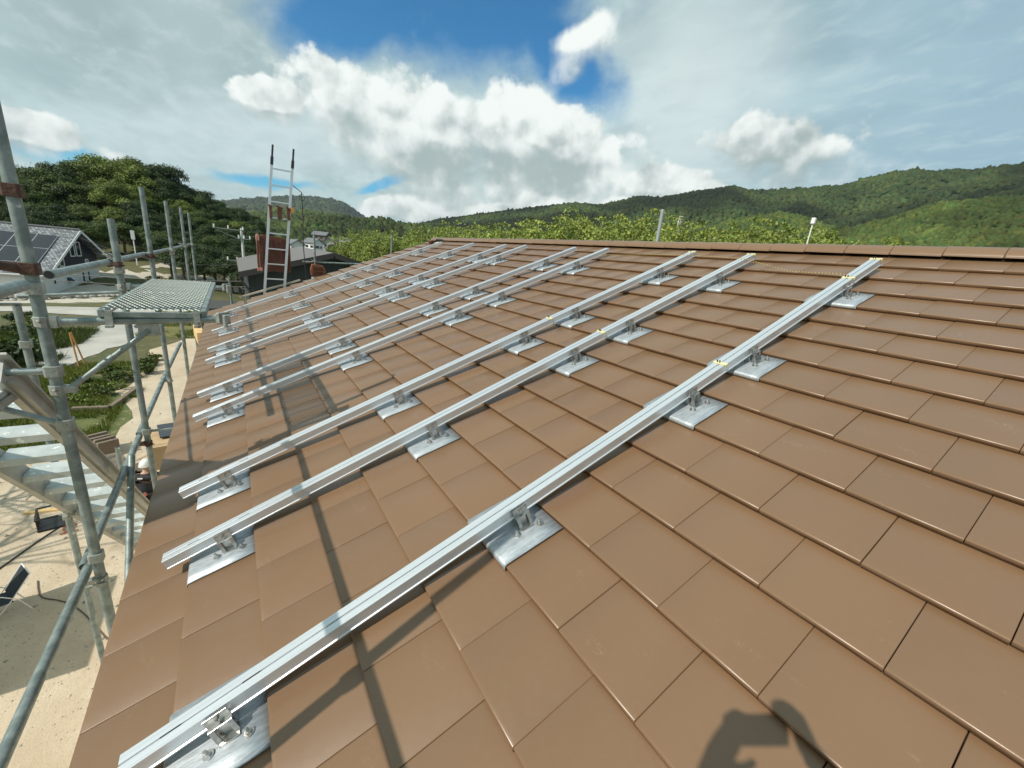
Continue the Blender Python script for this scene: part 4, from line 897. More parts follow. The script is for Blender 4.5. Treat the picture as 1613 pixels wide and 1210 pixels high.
# solar panels on the slope that faces us, each one a thing that could be lifted off
d = Vector((AX + 0.55, 0, AP - (EH - 0.55 * sl))).normalized(); nrm = Vector((-d.z, 0, d.x)); M_CELL = mat('solar_cell_glass', (0.022, 0.024, 0.032), (0.032, 0.034, 0.042), 0.6, 0.16)
for r_ in range(2):
    for c_ in range(7):
        pn = empty('solar_panel', label='dark solar panel in the rows on the grey roof of the navy house', cat='solar panel', group='solar panels on the navy house')
        y0 = 0.45 + c_ * 1.50; b = MB(); b.box((0, 0, 0), (2.3, 1.46, 0.03)); b.build('cell_sheet', M_CELL, pn)
        b = MB(); b.box((-0.015, -0.015, -0.02), (2.315, 0.0, 0.034)); b.box((-0.015, 1.46, -0.02), (2.315, 1.475, 0.034)); b.box((-0.015, 0, -0.02), (0, 1.46, 0.034)); b.box((2.3, 0, -0.02), (2.315, 1.46, 0.034)); b.build('panel_frame', M_ALU, pn)
        lc = Vector((-0.55, y0, EH - 0.55 * sl)) + d * (1.55 + r_ * 2.34) + nrm * 0.07
        wm = Matrix.Translation(HB) @ Matrix.Rotation(ha, 4, 'Z') @ Matrix.Translation(lc) @ Matrix(((d.x, 0, nrm.x, 0), (0, 1, 0, 0), (d.z, 0, nrm.z, 0), (0, 0, 0, 1)))
        pn.matrix_world = wm
ac = empty('air_conditioner_unit', HB + Vector((math.cos(ha) * 2.7 + math.sin(ha) * 0.5, math.sin(ha) * 2.7 - math.cos(ha) * 0.5, 0.0)), 'grey outdoor air conditioner unit by the white wall', 'air conditioner', rot=(0, 0, ha))
b = MB(); b.box((-0.45, -0.2, 0.1), (0.45, 0.2, 0.85)); b.build('case', mat('grey_case', (0.42, 0.42, 0.40), rough=0.5), ac, bevel=0.03); b = MB(); b.tube([(-0.1, -0.21, 0.48), (-0.1, -0.2, 0.48)], 0.28, 16); b.build('fan_grille', M_BLK, ac)
cw = MB(); x, y = at(-7.3, 66); cw.bar((x - 3, y - 1, -6.0), (x + 5, y + 9, -6.0), 0.2, 2.0); tag(cw.build('garden_wall', mat('pale_block_wall', (0.55, 0.52, 0.46), (0.6, 0.57, 0.52), 1, 0.9)), 'low pale wall to the right of the white house', 'wall')
aw = MB(); x, y = at(-8.25, 60); aw.tube([(x, y, -3.0), (x, y, -0.2)], 0.05, 8); aw.box((x - 0.15, y - 0.15, -0.4), (x + 0.15, y + 0.15, 0.5)); tag(aw.build('weather_mast', M_WHITE), 'small white box on a mast beside the right eave of the navy house', 'antenna')

# ------------------------------------------------------------------ grey metal roofed building beyond the ladder
gb = empty('dark_metal_building', (-24.0, 0, GZ), 'dark corrugated building with a brown-grey seamed metal roof beyond the ladder', 'building')
def seam_mat():
    m = bpy.data.materials.new('seamed_metal_roof'); m.use_nodes = True; t = NT(m.node_tree); b_ = t.n['Principled BSDF']; wv = t.node('ShaderNodeTexWave', wave_type='BANDS', bands_direction='X', wave_profile='SAW'); t.put(wv.inputs[0], t.node('ShaderNodeTexCoord').outputs['UV']); wv.inputs['Scale'].default_value = 0.85
    t.put(b_.inputs['Base Color'], t.mix(t.sm(wv.outputs['Fac'], 0.80, 0.9), (0.17, 0.145, 0.13), (0.10, 0.085, 0.075))); b_.inputs['Roughness'].default_value = 0.45; b_.inputs['Metallic'].default_value = 0.2
    return m
M_SEAM = seam_mat(); M_GWALL = mat('dark_green_corrugated', (0.016, 0.026, 0.027), (0.03, 0.042, 0.042), 6, 0.6, stretch=(6, 6, 0.1))
P_ = lambda x, y, z: Vector((x + 24.0, y, z - GZ))
A0, A1, B0, B1 = (-23.6, -0.25, -0.78), (-22.3, 5.4, 0.35), (-30.0, 1.2, 0.85), (-27.5, 6.2, 0.95)
# plan: gable faces us along Y; ridge runs back in -X
GY0, GY1, GYm, GX = -0.35, 5.6, 3.75, -22.6
roofz = lambda y: 0.78 - (GYm - y) * 0.30 if y < GYm else 0.78 - (y - GYm) * 0.26
for (ya, yb) in ((GY0, GYm), (GYm, GY1)):
    b = MB(); pts = [P_(GX + 0.5, ya, roofz(ya)), P_(GX + 0.5, yb, roofz(yb)), P_(GX - 13, yb, roofz(yb)), P_(GX - 13, ya, roofz(ya))]; dn = Vector((0, 0, -0.2))
    b.add(pts + [p + dn for p in pts], [(0, 1, 2, 3), (7, 6, 5, 4), (0, 4, 5, 1), (1, 5, 6, 2), (2, 6, 7, 3), (3, 7, 4, 0)]); o = b.build('roof', M_SEAM, gb); uv_plane(o, (1, 0, 0), (0, 1, 0))
b = MB(); b.extrude([(GY0 + 0.35, 0), (GY1 - 0.3, 0), (GY1 - 0.3, roofz(GY1 - .3) - 0.22 - GZ), (GYm, roofz(GYm) - 0.22 - GZ), (GY0 + 0.35, roofz(GY0 + .35) - 0.22 - GZ)], GX - 12.5 + 24, GX + 24, 'x'); b.build('wall', M_GWALL, gb)
for (ya, yb) in ((GY0, GYm), (GYm, GY1)):
    b = MB(); b.bar(P_(GX + 0.53, ya, roofz(ya) - 0.12), P_(GX + 0.53, yb, roofz(yb) - 0.12), 0.05, 0.26); b.build('barge_board', mat('dark_fascia', (0.045, 0.04, 0.036), rough=0.5), gb)
b = MB(); b.tube([P_(GX + 0.2, GY0 + 0.35, -1.3), P_(GX + 0.2, GY0 + 0.1, -0.9), P_(GX + 0.2, GY0, roofz(GY0) - 0.25)], 0.05, 8); b.tube([P_(GX + 0.2, GY0 + 0.35, -1.3), P_(GX + 0.2, GY0 + .35, -5.7)], 0.05, 8); b.build('downpipe', MATS['dark_fascia'], gb)
sh = empty('small_dark_shed', (-22.0, -1.0, GZ), 'small dark lean-to shed left of the corrugated building', 'shed'); b = MB(); b.box((-2.6, -0.9, 0), (-0.2, 0.6, 3.6)); b.build('wall', M_GWALL, sh); b = MB(); b.box((-2.8, -1.1, 3.6), (0, 0.7, 3.68)); b.build('roof', MATS['dark_fascia'], sh); b = MB(); b.box((-0.199, -0.75, 2.5), (-0.18, -0.2, 3.5)); b.build('door', mat('grey_door', (0.2, 0.21, 0.21), rough=0.6), sh)

# ------------------------------------------------------------------ village houses in the distance
vill = [(6.2, 150, 0.15, 'pale flat-roofed village house with a white front', 'w', 9, 4.5, 0.2), (8.2, 165, 0.5, 'white village house with a grey roof beside the ladder', 'w', 8, 5.0, 0.5), (10.0, 175, 0.75, 'grey roofed village house right of the post', 'g', 9, 5, -0.3), (12.2, 190, 0.9, 'low dark roofed village house in the valley', 'd', 10, 4.5, 0.4),
        (13.9, 160, 0.45, 'small blue-walled village house behind the thin pole', 'b', 6, 4.2, 0.8), (15.6, 185, 0.95, 'tiled village house with light walls among the trees', 'g', 11, 5, 0.1), (16.9, 172, 0.4, 'brown village house lowest among the trees', 'd', 9, 4.2, 0.7), (18.2, 200, 0.9, 'long grey roofed village house nearest the roof edge', 'g', 12, 4.6, -0.2), (9.1, 215, 1.35, 'farther dark roofed house above the others', 'd', 10, 4.6, 0.9), (17.4, 225, 1.5, 'far pale house at the foot of the wood', 'w', 9, 4.5, 0.3)]
wl = dict(w=M_WWALL, g=mat('light_house_wall', (0.45, 0.43, 0.39), rough=0.8), d=mat('brown_house_wall', (0.16, 0.12, 0.09), rough=0.8), b=mat('blue_house_wall', (0.12, 0.26, 0.36), rough=0.7))
M_VR = mat('village_roof_tiles', (0.11, 0.115, 0.125), (0.17, 0.17, 0.18), 0.8, 0.4)
for phi, D, e, lab, c_, wd, ht, rz in vill:
    x, y = at(phi, D); top = CAM.z + D * math.tan(R(e)); z0 = top - (ht + 2.0) * 0.72
    wd *= 0.62; h_ = empty('village_house', (x, y, z0), lab, 'house', 'houses of the far village', rot=(0, 0, rz))
    h_.scale = (1, 0.62, 0.72); b = MB(); b.box((-wd / 2, -3.2, -3), (wd / 2, 3.2, ht)); b.extrude([(-3.2, ht), (3.2, ht), (0, ht + 1.75)], -wd / 2, wd / 2, 'x'); b.build('wall', wl[c_], h_)
    for s in (-1, 1):
        b = MB(); pts = [Vector((-wd / 2 - .5, 0, ht + 2.0)), Vector((wd / 2 + .5, 0, ht + 2.0)), Vector((wd / 2 + .5, s * 4.0, ht - 0.2)), Vector((-wd / 2 - .5, s * 4.0, ht - 0.2))]; dn = Vector((0, 0, -0.2)); b.add(pts + [p + dn for p in pts], [(0, 1, 2, 3), (7, 6, 5, 4), (0, 4, 5, 1), (1, 5, 6, 2), (2, 6, 7, 3), (3, 7, 4, 0)]); b.build('roof', M_VR, h_)
    for k in range(3):
        b = MB(); b.box((wd / 2 + 0.01, -2.2 + k * 1.7, ht * 0.5), (wd / 2 + 0.05, -1.2 + k * 1.7, ht * 0.5 + 1.0)); b.build('window', M_PANE, h_)
        b = MB(); b.box((-wd / 2 + 1 + k * 2.4, -3.26, ht * 0.5), (-wd / 2 + 2.4 + k * 2.4, -3.21, ht * 0.5 + 1.1)); b.build('window', M_PANE, h_)

# ------------------------------------------------------------------ poles, wires, pylon
def util_pole(x, y, z0, h, label, arm=True):
    t_ = empty('utility_pole', (x, y, z0), label, 'utility pole')
    b = MB(); b.tube([(0, 0, -0.3), (0, 0, h)], [0.13, 0.085], 12); b.build('pole', mat('concrete_pole', (0.50, 0.50, 0.48), (0.58, 0.58, 0.55), 3, 0.8), t_, smooth=True)
    if arm:
        for z_, l0, l1 in ((h - 0.15, -1.75, 0.15), (h - 0.75, -0.3, 0.55), (h - 2.35, -1.1, 0.25)):
            b = MB(); b.bar((0.14, l0, z_), (0.14, l1, z_), 0.055, 0.055); b.build('crossarm', M_GALVD, t_)
            for k in (l0 + .1, (l0 + l1) / 2, l1 - .05):
                b = MB(); b.tube([(0.14, k, z_ + .04), (0.14, k, z_ + .26)], 0.05, 8); b.build('insulator', M_WHITE, t_)
        b = MB(); b.bar((0.1, -1.6, h - 0.25), (0.1, 0, h - 0.85), 0.04, 0.04); b.build('arm_brace', M_GALVD, t_)
        b = MB(); b.tube([(0.25, 0.15, h - 3.2), (0.25, 0.15, h - 2.6)], 0.15, 12); b.build('transformer', mat('grey_transformer', (0.4, 0.41, 0.41), rough=0.5), t_, smooth=True)
        b = MB(); b.bar((0.1, -0.4, h - 4.3), (0.1, 0.3, h - 4.6), 0.06, 0.06); b.build('step_bracket', M_GALVD, t_)
    return t_
x, y = at(0.95, 38); util_pole(x, y, GZ - 0.1, 7.55, 'grey concrete utility pole with crossarms in front of the dark grove')
x, y = at(11.2, 95); util_pole(x, y, -5.5, 8.2, 'thin pale utility pole with two short arms by the far village', False)
p11 = Vector((x, y, 2.2)); b = MB(); b.bar(p11 + Vector((0, 0, 0)), p11 + Vector((0, 0.9, 0)), 0.1, 0.1); b.bar(p11 - Vector((0, 0, 1)), p11 + Vector((0, 0.9, -1.0)), 0.1, 0.12); o = b.build('crossarm', M_WHITE); o.parent = bpy.data.objects['utility_pole.001']; o.matrix_parent_inverse = Matrix.Translation(-Vector((x, y, -5.5)))
def wire(p, q, sag, label, r=0.016):
    p, q = Vector(p), Vector(q); b = MB(); b.tube([p.lerp(q, f) - Vector((0, 0, 4 * sag * f * (1 - f))) for f in np.linspace(0, 1, 15)], r, 5)
    tag(b.build('overhead_wire', M_BLK), label, 'wire', 'overhead wires')
ux, uy = at(0.95, 38)
wire((-55, -12.3, -0.6), (ux, uy - 0.1, -0.95), 0.8, 'overhead wire from the navy gable to the utility pole')
wire((-52, -24, -3.0), (ux, uy - 0.1, -2.6), 0.7, 'lower of the overhead wires crossing in front of the white wall', 0.02)
wire((-50, -24, -2.6), (ux, uy - 0.1, -2.2), 0.5, 'middle overhead wire crossing in front of the white wall', 0.02)
wire((ux, uy, -2.4), (-23, 2.2, -1.3), 0.3, 'overhead wire from the utility pole to the corrugated building')
py_ = empty('lattice_pylon', (0, 0, 0), 'small white lattice pylon on the hillside right of the grey pipe', 'pylon'); x, y = at(53.6, 430); zt = CAM.z + 430 * math.tan(R(7.55)); py_.location = (x, y, zt - 22); py_.rotation_euler = (0, 0, R(30))
for sx, sy in ((-1, -1), (1, -1), (1, 1), (-1, 1)):
    b = MB(); b.bar((sx * 2.0, sy * 2.0, 0), (sx * 0.45, sy * 0.45, 22), 0.32, 0.32); b.build('leg', M_WHITE, py_)
for z_ in (17, 19.2, 21.4): b = MB(); b.bar((-2.6, 0, z_), (2.6, 0, z_), 0.3, 0.3); b.build('crossarm', M_WHITE, py_)
for k in range(5):
    z_ = k * 3.8; w1 = 2.0 - z_ * 0.07; w2 = 2.0 - (z_ + 3.8) * 0.07; b = MB()
    for sg in (-1, 1): b.bar((-w1, sg * w1, z_), (w2, sg * w2, z_ + 3.8), 0.2, 0.2); b.bar((sg * w1, w1, z_), (sg * w2, -w2, z_ + 3.8), 0.2, 0.2)
    b.build('lattice_brace', M_WHITE, py_)

# ------------------------------------------------------------------ people
M_SKIN = mat('skin', (0.42, 0.25, 0.17), (0.47, 0.29, 0.2), 9, 0.55)
M_HAIR = mat('black_hair', (0.012, 0.010, 0.009), rough=0.6)
def skin_mesh(name, joints, edges, radii, m, parent, root, sub=1):
    ks = list(joints); idx = {k: i for i, k in enumerate(ks)}
    me = bpy.data.meshes.new(name); me.from_pydata([tuple(joints[k]) for k in ks], [(idx[a], idx[b_]) for a, b_ in edges], []); me.materials.append(m)
    o = bpy.data.objects.new(name, me); COL.objects.link(o)
    if parent: o.parent = parent
    md = o.modifiers.new('skin', 'SKIN'); md.use_smooth_shade = True
    sv = me.skin_vertices[0].data
    for k in ks:
        r_ = radii[k]; r_ = (r_, r_) if not isinstance(r_, tuple) else r_
        sv[idx[k]].radius = r_; sv[idx[k]].use_root = (k == root)
    sd = o.modifiers.new('sub', 'SUBSURF'); sd.levels = sub; sd.render_levels = sub
    return o
def hand(J, E, Rr, side, wrist, direc, palm, curl=0.5):
    """five separate fingers rooted in the palm; direc points along the fingers, palm faces 'palm'"""
    w = Vector(J[wrist]); d = Vector(direc).normalized(); pn = Vector(palm).normalized(); pn = (pn - d * pn.dot(d)).normalized(); s = d.cross(pn) * side
    J[wrist + 'palm'] = w + d * 0.075; Rr[wrist + 'palm'] = (0.034, 0.020); E.append((wrist, wrist + 'palm'))
    for k, (off, ln) in enumerate(((-0.028, 0.068), (-0.009, 0.078), (0.011, 0.072), (0.029, 0.056))):
        a = w + d * 0.088 + s * off; prev = wrist + 'palm'
        for q in range(3):
            ang = curl * q * 0.85; a = a + (d * math.cos(ang) + pn * math.sin(ang)) * ln * (0.30 if q == 0 else 0.40); nm = f'{wrist}f{k}{q}'; J[nm] = a; Rr[nm] = 0.0088 - 0.001 * q; E.append((prev, nm)); prev = nm
    a = w + d * 0.03 - s * 0.032; J[wrist + 't0'] = a; Rr[wrist + 't0'] = 0.012; E.append((wrist, wrist + 't0'))
    a = a + (d * 0.7 - s * 0.6 + pn * 0.3) * 0.035; J[wrist + 't1'] = a; Rr[wrist + 't1'] = 0.0105; E.append((wrist + 't0', wrist + 't1'))
    a = a + (d * 0.9 - s * 0.1 + pn * 0.4) * 0.028; J[wrist + 't2'] = a; Rr[wrist + 't2'] = 0.0085; E.append((wrist + 't1', wrist + 't2'))
def person(loc, face, joints, label, shirt_m, trouser_m, hand_dirs, headgear, scale=1.0):
    """joints in a frame: x forward, y left, z up, origin between the feet"""
    t_ = empty('person', loc, label, 'person', rot=(0, 0, face)); t_.scale = (scale,) * 3
    J = {k: Vector(v) for k, v in joints.items()}
    body_e = [('pelvis', 'waist'), ('waist', 'chest'), ('chest', 'neck'), ('neck', 'chin'), ('chin', 'brow'), ('brow', 'crown')]
    Rr = dict(pelvis=(0.14, 0.10), waist=(0.125, 0.09), chest=(0.14, 0.10), neck=0.054, chin=(0.068, 0.078), brow=(0.076, 0.092), crown=(0.055, 0.07))
    for s in 'LR':
        body_e += [('chest', 'sh' + s), ('sh' + s, 'el' + s), ('el' + s, 'wr' + s), ('pelvis', 'hip' + s), ('hip' + s, 'kn' + s), ('kn' + s, 'an' + s), ('an' + s, 'toe' + s)]
        Rr.update({'sh' + s: 0.062, 'el' + s: 0.043, 'wr' + s: 0.028, 'hip' + s: 0.088, 'kn' + s: 0.060, 'an' + s: 0.042, 'toe' + s: (0.045, 0.03)})
    bj = dict(J); be = list(body_e); br = dict(Rr)
    hd = (J['brow'] - J['chin']); f = Vector(joints.get('look', (1, 0, 0))).normalized(); bj.pop('look', None)
    for s, sg in (('L', 1), ('R', -1)): hand(bj, be, br, sg, 'wr' + s, *hand_dirs[s])
    bj = {k: v for k, v in bj.items()}
    skin_mesh('body', bj, be, br, M_SKIN, t_, 'pelvis', 1)
    up = Vector((0, 0, 1)); lf = up.cross(f).normalized(); c = J['chin'].lerp(J['brow'], 0.45)
    b = MB(); b.tube([c + f * 0.088 + up * 0.035, c + f * 0.108 + up * 0.005, c + f * 0.086 - up * 0.008], [0.008, 0.015, 0.008], 8); b.build('nose', M_SKIN, t_, smooth=True)
    for sg in (1, -1):
        b = MB(); p = c + f * 0.078 + lf * sg * 0.032 + up * 0.028; b.tube([p - lf * 0.012, p, p + lf * 0.012], [0.004, 0.009, 0.004], 8); b.build('eye', M_BLK, t_, smooth=True)
        b = MB(); p = c + lf * sg * 0.082 + up * 0.015 - f * 0.005; b.tube([p - up * 0.03, p + lf * sg * 0.010, p + up * 0.03], [0.008, 0.018, 0.010], 8); b.build('ear', M_SKIN, t_, smooth=True)
    b = MB(); p = c + f * 0.084 - up * 0.035; b.tube([p - lf * 0.024, p + f * 0.004, p + lf * 0.024], [0.003, 0.007, 0.003], 6); b.build('mouth', mat('lips', (0.30, 0.13, 0.10), rough=0.5), t_, smooth=True)
    sj = {k: J[k] for k in ('waist', 'chest', 'neckb', 'shL', 'elL', 'cuL', 'shR', 'elR', 'cuR', 'hem') if k in J}
    sj['neckb'] = J['chest'].lerp(J['neck'], 0.7); sj['hem'] = J['pelvis'].lerp(J['waist'], -0.1); sj['yoke'] = J['chest'].lerp(J['neck'], 0.38)
    for s in 'LR': sj['cu' + s] = J['el' + s].lerp(J['wr' + s], 0.85)
    skin_mesh('shirt', sj, [('hem', 'waist'), ('waist', 'chest'), ('chest', 'yoke'), ('yoke', 'neckb'), ('yoke', 'shL'), ('shL', 'elL'), ('elL', 'cuL'), ('yoke', 'shR'), ('shR', 'elR'), ('elR', 'cuR')],
              dict(hem=(0.195, 0.165), waist=(0.185, 0.16), chest=(0.225, 0.20), yoke=(0.20, 0.17), neckb=0.12, shL=0.10, elL=0.07, cuL=0.052, shR=0.10, elR=0.07, cuR=0.052), shirt_m, t_, 'waist', 1)
    tj = {k: J[k] for k in ('pelvis', 'hipL', 'knL', 'hipR', 'knR')}; tj['cfL'] = J['knL'].lerp(J['anL'], 0.95); tj['cfR'] = J['knR'].lerp(J['anR'], 0.95); tj['top'] = J['pelvis'].lerp(J['waist'], 0.4)
    skin_mesh('trousers', tj, [('top', 'pelvis'), ('pelvis', 'hipL'), ('hipL', 'knL'), ('knL', 'cfL'), ('pelvis', 'hipR'), ('hipR', 'knR'), ('knR', 'cfR')], dict(top=(0.155, 0.118), pelvis=(0.168, 0.128), hipL=0.104, knL=0.077, cfL=0.068, hipR=0.104, knR=0.077, cfR=0.068), trouser_m, t_, 'pelvis', 1)
    for s in 'LR':
        b = MB(); a = J['an' + s]; e = J['toe' + s]; dd = (e - a); dd.z = 0; dd.normalize(); b.tube([a + Vector((0, 0, 0.03)) - dd * 0.03, a - dd * 0.045 - Vector((0, 0, 0.035)), e * 0.5 + a * 0.5 - Vector((0, 0, 0.02)), e + dd * 0.03], [0.055, 0.05, 0.052, 0.035], 10); b.build('shoe', M_BLK, t_, smooth=True)
    bm = bmesh.new(); bmesh.ops.create_uvsphere(bm, u_segments=20, v_segments=12, radius=1)
    cc = J['brow'] + up * (0.005 if headgear == 'hair' else 0.012)
    for v in bm.verts:
        if v.co.z < -0.12: v.co.z = -0.12 - (0.25 if headgear == 'hair' and v.co.dot(f) < 0.2 else 0) * (v.co.z < -0.5)
        sc = (0.102, 0.092, 0.108) if headgear == 'hair' else (0.142, 0.118, 0.135)
        v.co = cc + f * v.co.x * sc[0] + lf * v.co.y * sc[1] + up * v.co.z * sc[2]
    me = bpy.data.meshes.new('g'); bm.to_mesh(me); bm.free(); me.materials.append(M_HAIR if headgear == 'hair' else M_WHITE); me.polygons.foreach_set('use_smooth', [True] * len(me.polygons))
    o = bpy.data.objects.new('hair' if headgear == 'hair' else 'hard_hat', me); COL.objects.link(o); o.parent = t_
    if headgear != 'hair':
        b = MB(); n = 24; ring = [cc + f * math.cos(a) * 0.148 + lf * math.sin(a) * 0.124 - up * 0.012 for a in np.linspace(0, 2 * math.pi, n + 1)]; ring[0] += f * 0.02; ring[-1] += f * 0.02; b.tube(ring, 0.006, 6); b.build('hat_brim', M_WHITE, t_, smooth=True)
    return t_
# worker below the eave, seen from behind
wk = person((-10.62, -2.62, GZ), R(158), dict(pelvis=(0, 0, 0.92), waist=(0.02, 0, 1.08), chest=(0.05, 0, 1.33), neck=(0.075, 0, 1.49), chin=(0.11, 0, 1.555), brow=(0.11, 0, 1.635), crown=(0.10, 0, 1.70), shL=(0.05, 0.2, 1.39), shR=(0.05, -0.2, 1.39),
            elL=(0.16, 0.26, 1.14), elR=(0.16, -0.26, 1.14), wrL=(0.40, 0.20, 1.10), wrR=(0.40, -0.20, 1.12), hipL=(0, 0.1, 0.88), hipR=(0, -0.1, 0.88), knL=(0.04, 0.11, 0.48), knR=(0.0, -0.12, 0.48), anL=(0.0, 0.12, 0.09), anR=(-0.03, -0.13, 0.09), toeL=(0.15, 0.13, 0.045), toeR=(0.12, -0.15, 0.045), look=(1, 0, 0)),
            'worker in a white hard hat and black top seen from behind below the eave', mat('black_work_shirt', (0.012, 0.014, 0.018), (0.022, 0.025, 0.03), 10, 0.8), mat('dark_work_trousers', (0.02, 0.02, 0.022), (0.035, 0.033, 0.032), 10, 0.85), dict(L=((1, 0, -0.1), (0, 0, -1), 0.7), R=((1, 0, -0.1), (0, 0, -1), 0.7)), 'hat')
b = MB(); b.tube([Vector((-0.02 + 0.165 * math.cos(a), 0.19 * math.sin(a), 1.0)) for a in np.linspace(0, 6.2832, 20)], 0.028, 8); b.build('tool_belt', mat('dark_leather', (0.03, 0.022, 0.018), rough=0.6), wk)
for k, a in enumerate((2.2, 2.8, 3.4, 4.0)): b = MB(); c = Vector((-0.02 + 0.2 * math.cos(a), 0.23 * math.sin(a), 0.90)); b.box(c - Vector((0.045, 0.05, 0.11)), c + Vector((0.045, 0.05, 0.1))); b.build('tool_pouch', MATS['dark_leather'], wk, bevel=0.015)
b = MB(); c = Vector((-0.205, -0.10, 1.06)); b.tube([c + Vector((-0.012, 0, 0)), c + Vector((-0.045, 0, 0))], 0.042, 16); b.build('tape_reel', mat('dull_red_reel', (0.32, 0.10, 0.07), rough=0.5), wk)
b = MB(); c = Vector((-0.115, 0.02, 1.40)); b.box(c - Vector((0.01, 0.05, 0.012)), c + Vector((0.005, 0.05, 0.012))); b.build('back_label', M_WHITE, wk)

# the photographer, who stands on the tiles behind the lens and throws the shadow at the lower right
fw = Vector((_rw[2][0], _rw[2][1], 0)).normalized(); fa = math.atan2(fw.y, fw.x); rt = Vector((fw.y, -fw.x, 0))
base = CAM - fw * 0.42 + rt * 0.03; base.z = base.y * ST / CT + 0.02
def loc_(p): q = Vector(p) - base; return Vector((q.dot(fw), -q.dot(rt), q.z))
PH = CAM - Vector(_rw[2]) * 0.022 - Vector(_rw[0]) * 0.100 - Vector(_rw[1]) * 0.055
pl_ = loc_(PH - Vector(_rw[0]) * 0.11 - fw * 0.05 - Vector((0, 0, 0.045))); pr_ = loc_(PH + Vector(_rw[0]) * 0.115 - fw * 0.05 - Vector((0, 0, 0.03)))
H = CAM.z - base.z
zL = lambda y: -y * 0 
gl = lambda x, y: ((base + fw * x - rt * y).y * ST / CT) - base.z + 0.02
ph = person(base, fa, dict(pelvis=(-0.02, 0, 0.90), waist=(-0.03, 0, 1.05), chest=(-0.01, 0, 1.28), neck=(0.03, 0, 1.44), chin=(0.06, 0, 1.50), brow=(0.05, 0, 1.58), crown=(0.03, 0, 1.645), shL=(0.0, 0.19, 1.34), shR=(0.0, -0.19, 1.34),
            elL=(0.17, 0.36, 1.15), elR=(0.14, -0.38, 1.20), wrL=pl_, wrR=pr_, hipL=(-0.02, 0.1, 0.87), hipR=(-0.02, -0.1, 0.87), knL=(0.05, 0.13, 0.45 + gl(0, 0.14) * .5), knR=(0.07, -0.13, 0.50 + gl(0, -.14) * .5), anL=(0.0, 0.14, 0.09 + gl(0, 0.14)), anR=(0.0, -0.14, 0.09 + gl(0, -0.14)), toeL=(0.14, 0.16, 0.045 + gl(0.14, 0.16)), toeR=(0.14, -0.16, 0.045 + gl(0.14, -0.16)), look=(1, 0, -0.2)),
            'person in dark work clothes standing on the tiles and holding up a phone', mat('navy_work_jacket', (0.02, 0.025, 0.05), rough=0.8), MATS['dark_work_trousers'], dict(L=((0.25, -0.35, 0.75), (0.2, -1, 0), 0.9), R=((0.25, 0.35, 0.75), (0.2, 1, 0), 0.9)), 'hair')
po = empty('mobile_phone', PH, 'black phone held up in both hands by the person on the roof', 'phone'); po.rotation_euler = cam.matrix_world.to_euler()
b = MB(); b.box((-0.081, -0.039, -0.0), (0.081, 0.039, 0.008)); b.build('phone_case', M_BLK, po, bevel=0.003); b = MB(); b.box((-0.074, -0.034, 0.0081), (0.074, 0.034, 0.0086)); b.build('screen', M_PANE, po)

# ------------------------------------------------------------------ yard clutter
ch = empty('folding_chair', (-8.75, -4.42, GZ), 'folding lawn chair with a white frame and dark seat on the sandy yard', 'chair', rot=(0, 0, R(-62))); ch.scale = (0.8, 0.8, 0.8)
for y in (-0.27, 0.27):
    b = MB(); b.tube([(-0.32, y, 0.0), (-0.16, y, 0.40), (0.05, y, 0.62), (0.36, y, 0.60), (0.42, y, 0.0)], 0.012, 8); b.build('side_frame', M_WHITE, ch, smooth=True)
    b = MB(); b.tube([(0.34, y, 0.0), (-0.05, y, 0.40), (-0.42, y, 0.92)], 0.011, 8); b.build('leg', M_WHITE, ch, smooth=True)
b = MB(); b.tube([(-0.42, -0.27, 0.92), (-0.42, 0.27, 0.92)], 0.012, 8); b.tube([(0.26, -0.27, 0.40), (0.26, 0.27, 0.40)], 0.011, 8); b.build('crossbar', M_WHITE, ch)
M_CANV = mat('dark_canvas', (0.015, 0.022, 0.028), (0.025, 0.033, 0.04), 30, 0.8)
b = MB(); b.add([(-0.1, -0.255, 0.37), (0.27, -0.255, 0.41), (0.27, 0.255, 0.41), (-0.1, 0.255, 0.37)], [(0, 1, 2, 3)]); b.build('seat', M_CANV, ch); b = MB(); b.add([(-0.08, -0.255, 0.42), (-0.41, -0.255, 0.90), (-0.41, 0.255, 0.90), (-0.08, 0.255, 0.42)], [(0, 1, 2, 3)]); b.build('backrest', M_CANV, ch)
def block(name, mb, m, loc, rz, label, cat, bevel=0.006):
    o = mb.build(name, m, bevel=bevel); o.location = loc; o.rotation_euler = (0, 0, rz); return tag(o, label, cat)
cr = empty('plastic_crate', (-11.7, -4.55, GZ), 'black slatted plastic crate on the sandy yard under the stair', 'crate', rot=(0, 0, R(12)))
b = MB(); b.box((-0.3, -0.22, 0.03), (0.3, 0.22, 0.05)); b.build('crate_floor', M_BLK, cr)
b = MB()
for k in range(8): x = -0.29 + k * 0.083; b.box((x - 0.016, -0.225, 0.02), (x + 0.016, -0.21, 0.33)); b.box((x - 0.016, 0.21, 0.02), (x + 0.016, 0.225, 0.33))
for z_ in (0.05, 0.31): b.box((-0.31, -0.23, z_ - 0.02), (0.31, 0.23, z_ - 0.005)) if z_ < 0.1 else (b.box((-0.31, -0.24, z_), (0.31, -0.21, z_ + 0.03)), b.box((-0.31, 0.21, z_), (0.31, 0.24, z_ + 0.03)), b.box((-0.31, -0.21, z_), (-0.28, 0.21, z_ + 0.03)), b.box((0.28, -0.21, z_), (0.31, 0.21, z_ + 0.03)))
b.build('crate_wall', M_BLK, cr)
b = MB(); b.box((-0.35, -0.06, 0), (0.35, 0.06, 0.05)); block('timber_offcut', b, M_WOODY, (-12.35, -4.85, GZ + 0.012), R(80), 'short yellow timber offcut on the sand beside the black crate', 'timber')
